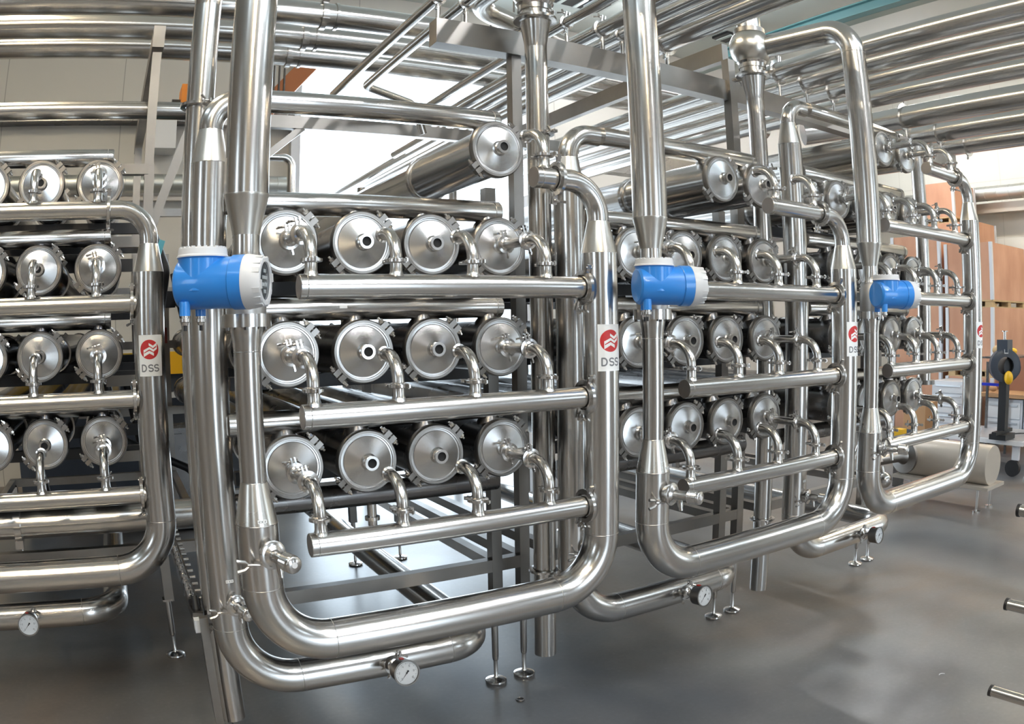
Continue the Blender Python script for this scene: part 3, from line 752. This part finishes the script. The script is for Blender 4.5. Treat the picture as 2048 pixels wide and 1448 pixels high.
# ================================================================== standing structure over and behind the racks
def beam_thing(name, label, cat, a, b, w_, h, m=STEEL_B, group=None, up=(0, 0, 1)):
    mb = MB().beam(a, b, w_, h, up); return solo(name, mb, m, label, cat, group, None, Vector(a))
gantry = thing('overhead_beam', 'thick horizontal steel box beam carrying overhead pipes', 'beam', (1.363, 3.08, 1.287))
build('beam', MB().box(((1.363 + 6.1) / 2, 3.08, 1.349), (6.1 - 1.363, .085, .124)), STEEL_B, gantry, None)
for x in (1.388, 1.532, 2.10, 2.325, 2.455, 2.77, 3.733, 4.013, 4.32, 4.69, 5.31, 5.90):
    m = MB(); m.cyl((x, 3.08, 1.410), (x, 3.08, 1.500), .011, 12); m.lathe((x, 3.08, 1.41), (0, 0, 1), [(0, .02), (.004, .018)], 12); build('pipe_support', m, CHROME, gantry)
rear = thing('rear_beam', 'long steel beam behind the top vessel with diagonal brace', 'beam', (.5, 4.90, 1.30))
build('beam', MB().box((1.95, 4.90, 1.362), (2.9, .06, .085)), STEEL_B, rear, None)
build('brace', MB().beam((.92, 4.90, 1.08), (1.22, 4.90, 1.33), .045, .045), STEEL_B, rear, None)
beam_thing('cross_beam', 'sloping-away steel beam from the bright gate to the middle post', 'beam', (3.225, 3.06, 1.600), (3.225, 8.8, 1.600), .05, .11)
beam_thing('upright_post', 'square steel post beside the ball tee of the middle rack', 'post', (3.225, 3.045, -.2), (3.225, 3.045, 1.545), .055, .055, up=(0, 1, 0))
beam_thing('cross_beam', 'steel beam running back from the tall post at upper left', 'beam', (.168, 4.0, 1.575), (.168, 6.6, 1.575), .065, .125)
beam_thing('upright_post', 'tall square steel post behind the left set-back rack', 'post', (.168, 4.06, .80), (.168, 4.06, 1.495), .050, .050, up=(0, 1, 0))
beam_thing('upright_post', 'thin steel post farther back at upper left', 'post', (.165, 6.3, -1.74), (.165, 6.3, 1.49), .06, .06, up=(0, 1, 0))
beam_thing('diagonal_brace', 'diagonal steel brace between two posts at upper left', 'brace', (.185, 4.10, .52), (.425, 4.10, 1.20), .05, .055, up=(0, 1, 0))
for z, wv in ((.845, 'highest'), (.467, 'second'), (.150, 'third'), (-.235, 'fourth'), (-.62, 'lowest')):
    beam_thing('cross_bar', 'short %s steel cross bar right of the set-back rack' % wv, 'beam', (-.06, 4.05, z), (.165, 4.05, z), .05, .055, group='cross bars beside the set-back rack')
for z, wv in ((.93, 'upper'), (.32, 'middle'), (-.09, 'lower'), (-.60, 'bottom')):
    beam_thing('cross_bar', '%s long steel bar in the gap left of the feed pipe' % wv, 'beam', (-.6, 6.1, z), (1.4, 6.1, z), .05, .06, group='long bars in the gap')
front = beam_thing('upright_post', 'thin steel corner post beside the lowest standpipe', 'post', (.235, 2.74, -1.04), (.235, 2.74, -1.745), .032, .032, up=(0, 1, 0))

# ---- overhead pipes
def ypipe(x, z, r, y0, y1, label, m=STEEL, grp=None, seg=32, extra=None, clampy=3.08):
    pts = [(x, y0, z), (x, y1, z)] if not extra else extra
    t = thing('overhead_pipe', label, 'pipe', (x, y0, z), grp)
    mb = MB(); mb.tube(pts, r, seg); build('tube', mb, m, t)
    if clampy:
        b, n = clamp_mb((x, clampy, z), (0, 1, 0), r, math.radians(100), True, 1.4); c = build('pipe_clamp', b, CHROME, t); build('wing_nut', n, CHROME, c)
    return t
G1 = 'overhead pipes running to the back'
ypipe(1.388, 1.535, .027, 1.2, 4.75, 'thin overhead steel pipe, leftmost running to the back', grp=G1)
ypipe(1.532, 1.535, .027, 1.2, 4.6, 'thin overhead steel pipe ending in an elbow near the gate', grp=G1, extra=fillet([(1.532, 1.2, 1.535), (1.532, 4.52, 1.535), (1.95, 4.70, 1.50), (2.02, 4.72, 1.3)], [0, .07, .10, 0], 8))
ypipe(2.10, 1.535, .027, .8, 5.2, 'thin overhead steel pipe left of the standpipe', grp=G1)
ypipe(2.325, 1.545, .040, .8, 5.6, 'medium overhead steel pipe right of the standpipe', grp=G1)
ypipe(2.455, 1.545, .034, .8, 6.4, 'medium overhead steel pipe behind the middle inlet leg', grp=G1)
ypipe(2.575, 1.555, .048, .3, 8.6, 'dull overhead steel pipe left of the bright wide one', grp=G1, clampy=None)
ypipe(2.77, 1.57, .063, .3, 8.9, 'bright wide overhead steel pipe crossing above the middle rack', grp=G1)
G2 = 'wide overhead pipes at upper right'
for i, (x, yb) in enumerate(((3.733, 9.2), (4.013, 9.2), (4.32, 9.2), (4.69, 9.2))):
    ypipe(x, 1.590, .064, -1.5, yb, 'overhead steel pipe at upper right, %s of the upper four' % ('topmost', 'second', 'third', 'lowest')[i], grp=G2, seg=44)
for i, (x, yb) in enumerate(((5.31, 3.45), (5.90, 3.45), (6.47, 3.5))):
    z = 1.590
    ypipe(x, z, .090, -1.0, yb, 'wide overhead steel pipe at upper right, %s of the lower three' % ('topmost', 'middle', 'lowest')[i], grp=G2, seg=44, clampy=3.08,
          extra=fillet([(x, -1.0, z), (x, yb, z), (x - .45, yb + .35, z - .10)], .16, 8))
G3 = 'wide pipes across the top left'
for i, (y, z) in enumerate(((4.72, 2.09), (5.15, 2.09), (5.55, 2.09))):
    t = thing('overhead_pipe', 'wide steel pipe across the top left, %s of three' % ('nearest', 'middle', 'farthest')[i], 'pipe', (-6, y, z), G3)
    mb = MB(); mb.cyl((-6.5, y, z), (6.4, y, z), .088, 44); build('tube', mb, STEEL, t)
    xc = 1.28 - .02 * i
    mb = MB(); mb.ring((xc, y, z), (1, 0, 0), .089, .103, .035, 44); mb.ring((xc + .09, y, z), (1, 0, 0), .089, .098, .02, 44)
    for a in (.6, 2.2, 3.8): mb.box((xc, y + .108 * math.cos(a), z + .108 * math.sin(a)), (.05, .03, .03), rx=a)
    build('flange_clamp', mb, CHROME, t)
    for hx in (-3.5, 3.0): build('hanger_rod', MB().cyl((hx, y, z + .08), (hx, y, ZC), .008, 8), STEEL_D, t)
t = thing('overhead_pipe', 'overhead pipe turning in an elbow above the thick beam', 'pipe', (1.86, .8, 1.75), None)
mb = MB(); mb.tube(fillet([(1.84, .9, 1.79), (1.84, 3.62, 1.79), (3.1, 3.98, 1.72)], [0, .22, 0], 12), .062, 32); build('tube', mb, STEEL, t)
t = thing('overhead_pipe', 'wide pipe end with elbow at the top edge, upper left', 'pipe', (.35, 4.0, 2.2))
mb = MB(); mb.tube(fillet([(-.1, 4.1, 1.97), (.66, 4.1, 1.97), (.74, 3.5, 2.2)], [0, .14, 0], 10), .075, 32); build('tube', mb, STEEL_D, t)
build('hanger_rod', MB().cyl((.3, 4.1, 2.03), (.3, 4.1, ZC), .008, 8), STEEL_D, t)
# left mid pipe with clamped end
t = thing('horizontal_pipe', 'long horizontal steel pipe high at left, ending in a clamp', 'pipe', (-3, 4.2, 1.21))
mb = MB(); mb.cyl((-4.5, 4.2, 1.21), (.455, 4.2, 1.21), .050, 36); build('tube', mb, STEEL, t)
mb = MB(); mb.box((.455, 4.14, 1.21), (.05, .05, .07)); mb.ring((.46, 4.2, 1.21), (1, 0, 0), .050, .066, .03, 30); build('end_clamp', mb, STEEL_B, t, 30)
# lower pipes beneath the vessels
for u in UNITS:
    jx, dy = P * u['j'], u['dy']
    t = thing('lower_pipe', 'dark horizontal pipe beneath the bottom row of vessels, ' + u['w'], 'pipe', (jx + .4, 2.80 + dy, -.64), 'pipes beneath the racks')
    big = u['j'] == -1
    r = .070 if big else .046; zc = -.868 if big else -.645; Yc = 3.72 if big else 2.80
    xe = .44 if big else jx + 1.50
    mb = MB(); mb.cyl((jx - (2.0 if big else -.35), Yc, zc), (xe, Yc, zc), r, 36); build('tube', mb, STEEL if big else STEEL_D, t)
    if big:
        for x in (-.56, .40): 
            mb = MB(); mb.ring((x, Yc, zc), (1, 0, 0), r, r + .016, .035, 30); mb.box((x, Yc - .05, zc - r - .015), (.04, .03, .04)); build('end_clamp', mb, CHROME, t)
    else:
        mb = MB(); mb.cyl((jx + .95, Yc, zc - r + .005), (jx + .95, Yc, zc - .13), .018, 16); mb.ring((jx + .95, Yc, zc - .10), (0, 0, 1), .018, .03, .014, 20); mb.cyl((jx + .95, Yc, zc - .13), (jx + .95, Yc, zc - .16), .014, 12); build('drain_nipple', mb, CHROME, t)
for i, (x, z, r, lab) in enumerate(()):
    mb = MB(); mb.cyl((x, 3.25, z), (x, 6.5, z), r, 28); solo('floor_level_pipe', mb, STEEL_D, 'dark pipe low under the nearest rack running back, %s one' % lab, 'pipe', 'low pipes under the nearest rack')
mb = MB(); mb.cyl((.40, 3.55, -.86), (1.02, 3.55, -.86), .012, 14); solo('thin_rod', mb, STEEL_D, 'thin dark rod low behind the nearest loop', 'rod')

# ================================================================== left gap clutter
t = thing('valve_manifold', 'dark valve block with a row of push fittings beneath the gap', 'valve manifold', (.22, 2.85, -1.08))
build('block', MB().box((.222, 3.48, -1.07), (.040, 1.36, .055)), STEEL_D, t, None)
build('end_block', MB().box((.222, 2.785, -1.085), (.042, .05, .05)), LGREY, t, None)
for k in range(13):
    y = 2.98 + k * .095; mb = MB(); mb.lathe((.216, y, -1.044), (0, 0, 1), [(0, .013), (.018, .013), (.020, .010), (.034, .010)], 12); mb.lathe((.240, y + .03, -1.06), (1, 0, 0), [(0, .009), (.03, .009)], 10); build('push_fitting', mb, CHROME, t)
mb = MB(); mb.box((.222, 2.90, -1.03), (.045, .03, .03)); mb.cyl((.222, 2.87, -1.0), (.222, 2.84, -1.06), .014, 12); build('end_plug', mb, BLACK, t)
t = thing('cabinet', 'dark steel cabinet low between the two left racks', 'cabinet', (.42, 7.0, ZF)); build('body', MB().box((.62, 7.0, -1.28), (.36, .40, .9)), STEEL_D, t, None); build('door', MB().box((.62, 6.79, -1.28), (.30, .01, .8)), STEEL_D, t, None)
t = thing('hose_bend', 'black bent hose with pale blue strap in the left gap', 'hose', (.27, 4.5, .2))
mb = MB(); mb.tube(fillet([(.20, 4.9, .62), (.235, 4.6, .56), (.30, 4.5, .36), (.27, 4.6, .12)], [0, .08, .08, 0], 8), .030, 20); build('hose', mb, BLACK, t)
mb = MB(); mb.box((.250, 4.49, .43), (.035, .02, .20), ry=.30); mb.cyl((.238, 4.47, .47), (.238, 4.49, .47), .02, 16); build('strap', mb, TEAL, t)
for i, (x, y, z, lab, c) in enumerate(((-.15, 5.6, -.28, 'blue', mat('blue cloth', (.03, .04, .20), .6)), (.34, 5.3, .22, 'black', BLACK), (.30, 5.6, -.02, 'dark red', mat('dark red part', (.14, .02, .015), .5)))):
    t = thing('machine_part', lab + ' part half hidden behind the racks at left', 'part', (x, y, z)); mb = MB(); mb.sphere((x, y, z), .07, 16, 10, .6) if i == 0 else mb.box((x, y, z), (.12, .12, .11), rz=.4); build('part', mb, c, t, 30)
for i, (x, z) in enumerate(((-1.25, -.35), (-.55, .0), (.42, -.10), (-.1, -.7))):
    mb = MB(); mb.tube(fillet([(x, 5.4, z + .5), (x + .1, 5.3, z), (x + .6, 5.35, z - .25), (x + .7, 5.4, z - .8)], .12, 8), .028, 14); solo('black_hose', mb, BLACK, ('black hose hanging far behind the left racks', 'black hose looping behind the left vessels', 'black hose behind the big blue meter', 'black hose near the floor behind the left racks')[i], 'hose', 'hoses behind the left racks')
# yellow machine seen through the gap
t = thing('machine', 'yellow and black machine glimpsed low behind the left racks', 'machine', (.3, 8.0, ZF))
build('body', MB().box((.1, 8.3, -1.0), (2.4, .8, 1.45)), DGREY, t, None); build('cover', MB().box((.1, 7.85, -.30), (2.2, .1, .22)), YELLOW, t, None); build('shelf', MB().box((.1, 7.84, -.62), (2.2, .1, .05)), LGREY, t, None)

# ---- things on the back wall
t = thing('wall_duct', 'long spiral duct along the back wall at left', 'duct', (-5, 9.2, 1.755))
prof = []
for k in range(80): prof += [(k * .1175, .110), (k * .1175 + .1055, .110), (k * .1175 + .1075, .113), (k * .1175 + .1155, .113)]
mb = MB(); mb.lathe((-7.3, 9.2, 1.755), (1, 0, 0), prof, 28); build('duct', mb, SPIRAL, t, 25)
build('rail', MB().box((-2.6, 9.35, 1.60), (9.4, .08, .06)), TANP, t, None)
solo('wall_box', MB().box((.545, 9.28, 2.36), (.29, .40, .40)), CAPW, 'white box mounted on the back wall above the ledge', 'box', smooth=None)
t = thing('crane_trolley', 'orange crane trolley above the far left pipe', 'crane', (.60, 6.2, 1.78)); build('body', MB().box((.62, 6.25, 1.90), (.26, .25, .20)), ORANGE, t, None); build('motor', MB().cyl((.42, 6.25, 1.84), (.50, 6.25, 1.84), .06, 16), BLACK, t); build('hoist_rope', MB().cyl((.62, 6.25, 2.0), (.62, 6.25, ZC), .010, 8), STEEL_D, t)
solo('wooden_pole', MB().box((.555, 6.105, 1.98), (.030, .03, .46), ry=.03), WOODD, 'thin pale wooden pole upright beside the orange trolley', 'pole', smooth=None)
t = thing('crane_beam', 'dark crane beam with orange markings behind the middle rack', 'beam', (4.4, 7.3, 1.9))
build('beam', MB().box((6.3, 7.3, 1.93), (4.0, .18, .28)), DGREY2, t, None) if False else build('beam', MB().box((6.3, 7.3, 1.93), (4.0, .18, .28)), STEEL_D, t, None)
for a, b in ((4.75, 5.15), (5.55, 5.9)): build('marking', MB().box(((a + b) / 2, 7.195, 2.04), (b - a, .02, .06)), mat('orange marking', (.85, .10, .02), .5), t, None)
t = thing('roof_brace', 'rust-coloured slanting beam at the top left of the gate', 'beam', (1.8, 8.3, 2.5)); build('beam', MB().beam((1.55, 8.3, 2.35), (2.35, 8.3, 3.3), .2, .3, (0, 1, 0)), mat('rust brown paint', (.30, .10, .03), .6), t, None)
t = thing('cable_rack', 'dark hanging rack of cables left of the gate top', 'rack', (1.7, 8.2, 2.55))
for k in range(5): build('cable', MB().cyl((1.56 + k * .06, 8.15, 2.50), (1.56 + k * .06, 8.15, 3.0), .012, 8), mat('teal cable', (.02, .06, .07), .5) if k == 0 else BLACK, t)
build('tray', MB().box((1.68, 8.2, 3.0), (.4, .12, .05)), STEEL_D, t, None)
# dim items seen against the gate
t = thing('elbow_pipe', 'pale bent pipe standing against the bright gate', 'pipe', (1.9, 8.0, .9)); mb = MB(); mb.tube(fillet([(1.55, 8.0, 1.83), (1.88, 8.0, 1.83), (1.88, 8.0, ZF)], .1, 8), .045, 20); build('tube', mb, STEEL, t)
for i, (x, z0) in enumerate(((2.55, 1.45), (3.6, 1.5))):
    mb = MB(); mb.cyl((x, 7.6, ZF), (x, 7.6, z0), .05, 16); solo('standing_pipe', mb, STEEL, ('left' if i == 0 else 'right') + ' short upright pipe before the bright gate', 'pipe', 'upright pipes before the gate')

# ================================================================== right side: crates, benches, machine
def crate(x0, x1, y0, y1, z0, z1, label, strip=True):
    t = thing('wooden_crate', label, 'crate', (x0, y0, z0), 'plywood crates on pallets')
    build('box', MB().box(((x0 + x1) / 2, (y0 + y1) / 2, (z0 + z1) / 2), (x1 - x0, y1 - y0, z1 - z0)), WOOD, t, None)
    for (x, y) in ((x0, y0), (x0, y1), (x1, y0)): build('corner_strip', MB().box((x, y, (z0 + z1) / 2), (.05, .05, z1 - z0 + .004)), LGREY, t, None)
    for z in (z0 + .0, z1 - .0):
        pass
    mb = MB(); 
    for k in range(5): mb.box((x0 + (x1 - x0) * k / 4, (y0 + y1) / 2, z0 - .035), (.10, y1 - y0, .07))
    build('pallet_block', mb, WOODD, t, None) if False else None
    p = thing('pallet', 'timber pallet under the plywood crate,' + label.split(',', 1)[1], 'pallet', (x0, y0, z0 - .11), 'timber pallets')
    build('deck', MB().box(((x0 + x1) / 2, (y0 + y1) / 2, z0 - .0125), (x1 - x0, y1 - y0, .023)), WOODD, p, None)
    build('deck', MB().box(((x0 + x1) / 2, (y0 + y1) / 2, z0 - .102), (x1 - x0, y1 - y0, .015)), WOODD, p, None)
    for k in range(3):
        for q in range(3): build('block', MB().box((x0 + .07 + (x1 - x0 - .14) * k / 2, y0 + .07 + (y1 - y0 - .14) * q / 2, z0 - .06), (.12, .12, .07)), WOODD, p, None)
for (x0, x1, y0, y1, zs, nm) in ((10.5, 11.9, 4.74, 5.52, (-1.64, -.70, .30, 1.12), 'right stack'), (10.5, 11.9, 5.64, 6.50, (-1.64, -.66, .32, 1.28), 'left stack')):
    crate(x0, x1, y0, y1, zs[0], zs[1] - .11, 'plywood crate with metal corners, %s, on the floor' % nm)
    crate(x0, x1, y0, y1, zs[1], zs[2] - .11, 'plywood crate with metal corners, %s, second tier' % nm)
    crate(x0, x1, y0, y1, zs[2], zs[3], 'plywood crate with metal corners, %s, top tier' % nm)
crate(12.4, 13.3, 5.9, 7.1, -1.64, .2, 'plywood crate with metal corners, rear stack, bottom'); crate(12.4, 13.3, 5.9, 7.1, .31, 1.7, 'plywood crate with metal corners, rear stack, middle'); crate(12.4, 13.3, 6.3, 7.1, 1.81, 2.42, 'plywood crate with metal corners, rear stack, highest')
solo('crate_label', MB().box((10.490, 5.90, .02), (.004, .12, .16)), WHITE, 'white paper label on the left crate stack', 'label', smooth=None)
t = thing('wall_duct', 'wide spiral duct along the right wall above the crates', 'duct', (13.3, 0, 2.33))
prof = []
for k in range(51): prof += [(k * .26, .135), (k * .26 + .244, .135), (k * .26 + .247, .139), (k * .26 + .257, .139)]
mb = MB(); mb.lathe((13.55, -4, 2.335), (0, 1, 0), prof, 32); build('duct', mb, SPIRAL, t, 25)
build('support_rail', MB().box((13.75, 2.6, 2.08), (.25, 13.2, .18)), TANP, t, None)
# drawer cabinets
def drawers(x, y0, y1, z0, z1, n, label):
    t = thing('drawer_cabinet', label, 'cabinet', (x, y0, z0), 'workshop drawer cabinets')
    build('body', MB().box((x + .3, (y0 + y1) / 2, (z0 + z1) / 2), (.6, y1 - y0, z1 - z0)), LGREY, t, None)
    hs = (z1 - z0 - .06) / n
    for k in range(n):
        zc = z0 + .03 + hs * (k + .5); d = build('drawer', MB().box((x - .008, (y0 + y1) / 2, zc), (.016, y1 - y0 - .06, hs - .02)), CAPW, t, None)
        build('handle', MB().box((x - .022, (y0 + y1) / 2, zc + hs * .28), (.014, y1 - y0 - .14, .022)), LGREY2, d, None)
LGREY2 = mat('aluminium handle', (.55, .57, .6), .35, .7)
drawers(9.9, 4.90, 5.46, -1.74, -.84, 6, 'white drawer cabinet behind the far right loop')
drawers(9.9, 3.32, 3.95, -1.56, -1.03, 2, 'grey drawer unit under the bench at right edge')
drawers(9.9, 3.98, 4.56, -1.56, -1.03, 2, 'grey drawer unit under the bench beside the machine')
t = thing('workbench', 'brown-topped bench at right edge holding tools', 'bench', (9.85, 3.3, -.98)); build('top', MB().box((10.2, 3.95, -.985), (.75, 1.4, .05)), CARD, t, None); build('back_panel', MB().box((10.46, 3.95, -.72), (.03, 1.4, .48)), mat('brown panel', (.30, .13, .07), .6), t, None)
for y in (3.27, 4.63): build('leg', MB().box((10.55, y, -1.38), (.05, .05, .74)), STEEL_D, t, None)
build('lower_rail', MB().box((9.95, 3.95, -1.62), (.08, 1.4, .05)), BLACK, t, None)
solo('plastic_bag', MB().sphere((10.25, 3.75, -.79), .16, 16, 10, .8), LGREY2, 'crumpled clear bag of parts on the bench shelf', 'bag'); 
solo('tool_tray', MB().box((10.1, 3.72, -.93), (.4, .42, .05)), STEEL_B, 'flat steel tray on the bench at the right edge', 'tray', smooth=None)
for i, (x, y, z, r, c, lab) in enumerate(((9.2, 4.05, -.36, .10, WOODD, 'round tan roll behind the dark machine'), (9.5, 3.98, -.38, .06, YELLOW, 'small yellow part behind the dark machine'), (9.9, 4.45, -.90, .06, CARD, 'small brown item on the bench by the post'))):
    solo('round_part', MB().sphere((x, y, z), r, 16, 10, .7), c, lab, 'part')
solo('part_shelf', MB().box((9.5, 4.05, -.45), (.9, .4, .02)), STEEL_D, 'thin dark shelf behind the dark machine', 'shelf', smooth=None)
for i, (x, y, z0) in enumerate(((9.15, 4.2, -1.1), (9.85, 4.2, -1.1))): solo('shelf_post', MB().box((x, y, (z0 - .46 - .7) / 2 - .0), (.03, .03, 1.25)), STEEL_D, ('near' if i == 0 else 'far') + ' thin post under the dark shelf', 'post', smooth=None)
# orbital pipe machine on a post
t = thing('pipe_machine', 'dark grey pipe cutting machine with yellow knob on a post', 'machine', (8.4, 3.62, -1.25))
nrm = Vector((-.80, -.60, 0)).normalized(); sd = Vector((0, 0, 1)).cross(nrm); c0 = Vector((8.40, 3.63, -.50))
mb = MB(); mb.lathe(c0 - nrm * .06, nrm, [(0, .17), (.01, .19), (.12, .19), (.13, .17), (.13, .10), (0, .10)], 32, False, False); mb.box(c0 + Vector((0, 0, .22)), (.16, .14, .14)); build('ring_body', mb, DGREY, t, 30)
mb = MB(); mb.cyl(c0 + sd * .10 - nrm * .0 + Vector((0, 0, -.02)), c0 - nrm * .42 + Vector((0, 0, -.05)), .12, 24); build('chuck', mb, BLACK, t)
build('knob', MB().sphere(c0 + nrm * .10 - sd * -.03 + Vector((0, 0, -.13)), .055, 16, 10, 1.4), YELLOW, t)
mb = MB(); mb.cyl(c0 + Vector((0, 0, .27)), c0 + Vector((0, 0, .38)), .018, 12); mb.cyl(c0 + Vector((0, 0, .38)), c0 + Vector((0, 0, .39)), .04, 14); build('clamp_screw', mb, CHROME, t)
build('nameplate', MB().box(c0 + nrm * .085 + Vector((0, 0, .16)), (.05, .004, .05), rz=math.atan2(nrm.y, nrm.x) + PI / 2), CAPW, t, None)
build('post', MB().box(c0 + Vector((0, 0, -.455)), (.10, .10, .55)), BLACK, t, None)
build('blue_rail', MB().box(c0 + Vector((.12, .25, -.23)), (.05, .50, .03)), mat('blue rail', (.01, .03, .55), .4), t, None)
mb = MB(); mb.box(c0 + Vector((0, 0, -.795)), (.30, .22, .06)); mb.box(c0 + Vector((.0, .0, -.745)), (.5, .06, .04)); build('motor', mb, BLACK, t, None)
mb = MB(); mb.tube(fillet([c0 + Vector((.1, -.05, -.78)), c0 + Vector((.3, -.12, -.79)), c0 + Vector((.5, -.10, -.815))], .12, 8), .008, 8); build('cable', mb, BLACK, t)
# trolley
t = thing('platform_trolley', 'white flat trolley with black castor wheels at right', 'trolley', (8.7, 3.6, ZF))
build('deck', MB().box((8.85, 3.95, -1.36), (1.0, 1.25, .05)), CAPW, t, None); build('mat', MB().box((8.85, 3.95, -1.332), (.94, 1.19, .006)), LGREY2, t, None)
for x in (8.45, 9.25):
    for y in (3.45, 4.45):
        wv = build('castor', MB().box((x, y, -1.47), (.05, .09, .18)), LGREY, t, None); build('wheel', MB().cyl((x - .03, y + .03, -1.655), (x + .03, y + .03, -1.655), .095, 24), BLACK, wv)
build('wedge_foot', MB().box((8.62, 4.25, -1.27), (.25, .35, .10), rx=.3), CAPW, t, None)
for i, y in enumerate((5.0, 2.9)): solo('red_bar', MB().box((9.6, y, -1.714), (1.2, .14, .07)), REDP, ('red bar low behind the trolley', 'red bar near the right edge of the floor')[i], 'bar', smooth=None)
t = thing('red_stand', 'red sloping leg of a stand at the right edge', 'stand', (8.3, 3.02, ZF)); build('leg', MB().beam((8.45, 3.06, -1.15), (8.05, 3.10, -1.62), .05, .05, (0, 1, 0)), REDP, t, None); build('castor', MB().cyl((8.02, 3.08, -1.68), (8.06, 3.12, -1.68), .06, 16), LGREY2, t)
solo('cardboard_box', MB().box((9.2, 5.25, -1.25), (.35, .35, .36)), CARD, 'brown cardboard box with red top behind the far right loop', 'box', smooth=None)
solo('bench_stool', MB().box((9.2, 5.25, -1.59), (.4, .4, .32)), DGREY, 'dark box under the cardboard box', 'box', smooth=None)
# pump with cylindrical casing
t = thing('pump_unit', 'beige cylindrical pump motor on levelling feet, by the right loop', 'pump', (6.75, 3.1, ZF))
mb = MB(); mb.lathe((6.76, 3.00, -1.325), (0, 1, 0), [(0, .185), (.01, .19), (1.05, .19), (1.06, .18)], 44); build('casing', mb, TANP, t, 30)
build('base_plate', MB().box((6.76, 3.50, -1.515), (.40, 1.1, .03)), TANP, t, None)
for x in (6.62, 6.92):
    for y in (3.08, 3.85):
        mb = MB(); mb.lathe((x, y, ZF), (0, 0, 1), [(0, .042), (.014, .042), (.02, .012), (.22, .012)], 16); build('foot', mb, CHROME, t)
mb = MB(); mb.lathe((6.56, 3.86, -1.29), (-1, 0.15, 0), [(0, .09), (.05, .09), (.06, .165), (.09, .165), (.10, .08), (.16, .05), (.62, .045)], 32); build('pump_head', mb, STEEL_B, t, 30)
mb = MB(); mb.lathe((6.12, 3.93, -1.29), (-1, .15, 0), [(0, .05), (.02, .065), (.06, .065), (.08, .05), (.14, .045)], 6); build('union_nut', mb, STEEL_B, t, 30)
mb = MB(); mb.sphere((6.05, 3.82, -1.45), .075, 20, 12); mb.cyl((6.05, 3.86, -1.33), (6.05, 3.83, -1.42), .03, 14); build('ball_valve', mb, CHROME, t)
mb = MB(); mb.tube(fillet([(5.95, 3.95, -1.20), (5.85, 3.93, -1.0), (5.7, 3.9, -1.1), (5.6, 3.9, -1.3)], .07, 6), .016, 12); build('branch_pipe', mb, CHROME, t)
solo('marker_post', MB().box((7.1, 4.3, -1.50), (.09, .09, .49)), STEEL_D, 'grey post with yellow band behind the pump', 'post', smooth=None)
solo('yellow_band', MB().box((7.1, 4.3, -1.19), (.10, .10, .12)), YELLOW, 'yellow band on the grey post behind the pump', 'band', smooth=None)
# rods at the right edge
t = thing('rod_rack', 'rack with three steel arms with black end caps at right edge', 'rack', (2.6, .15, ZF))
for z in (-.655, -1.005, -1.357):
    a = build('arm', MB().cyl((2.6, .10, z), (2.6, 1.025, z), .0215, 24), STEEL, t); build('end_cap', MB().cyl((2.6, 1.022, z), (2.6, 1.034, z), .0235, 24), BLACK, a)
build('post', MB().box((2.6, .10, -1.02), (.06, .06, 1.46)), STEEL_B, t, None)
# ceiling items
for i, (x, y, lx) in enumerate(((5.85, 8.4, 1.1), (7.4, 8.3, 1.2), (9.0, 8.2, .9))):
    t = thing('ceiling_grate', ('left', 'middle', 'right')[i] + ' dark slotted grate in the ceiling far above', 'grate', (x, y, ZC - .05), 'ceiling grates'); build('panel', MB().box((x, y, ZC - .02), (lx, .35, .04)), BLACK, t, None)
    for k in range(4): build('slat', MB().box((x - lx / 2 + lx * (k + .5) / 4, y, ZC - .045), (.06, .33, .02)), CEIL, t, None)
t = thing('crane_rail', 'teal steel crane rail under the ceiling at upper right', 'rail', (8.6, 5, 4.1)); mb = MB(); mb.box((8.6, 3.0, 4.30), (.14, 12, .02)); mb.box((8.6, 3.0, 4.15), (.14, 12, .02)); mb.box((8.6, 3.0, 4.225), (.02, 12, .15)); build('beam', mb, mat('teal paint', (.10, .24, .25), .4), t, None)
for hy in (-1.5, 2.5, 7.5): build('hanger', MB().box((8.6, hy, 4.45), (.06, .06, .3)), STEEL_D, t, None)
build('web_plate', MB().box((8.75, 3.0, 4.14), (.16, 12, .01)), mat('green grey paint', (.24, .30, .27), .5), t, None)
# saw-cut joints in the concrete
for i, (a, b) in enumerate((((.30, 3.4), (.62, 1.2)),)):
    build('trim_%d' % (i + 2), MB().beam((a[0], a[1], ZF + .0002), (b[0], b[1], ZF + .0002), .006, .001), BLACK, None, None, kind='structure')
# bits on the floor
for i, (x, y, z) in enumerate(((.10, 2.55, ZF), (1.63, 2.85, ZF), (3.35, 1.62, ZF))):
    mb = MB(); R_ = (.03, .022, .02)[i]
    if i == 1: mb.torus((x, y, ZF + .003), (0, 0, 1), .018, .003, 20, 6)
    else: mb.tube([(x + R_ * math.cos(a * .35), y + R_ * math.sin(a * .35), ZF + .003) for a in range(7)], .0022, 6)
    solo(('metal_curl', 'washer', 'metal_curl')[i], mb, CAPW if i != 1 else STEEL_D, ('curled white shaving on the floor below the valve block', 'small washer ring on the floor by the standpipe', 'small shaving on the open floor')[i], ('shaving', 'washer', 'shaving')[i])
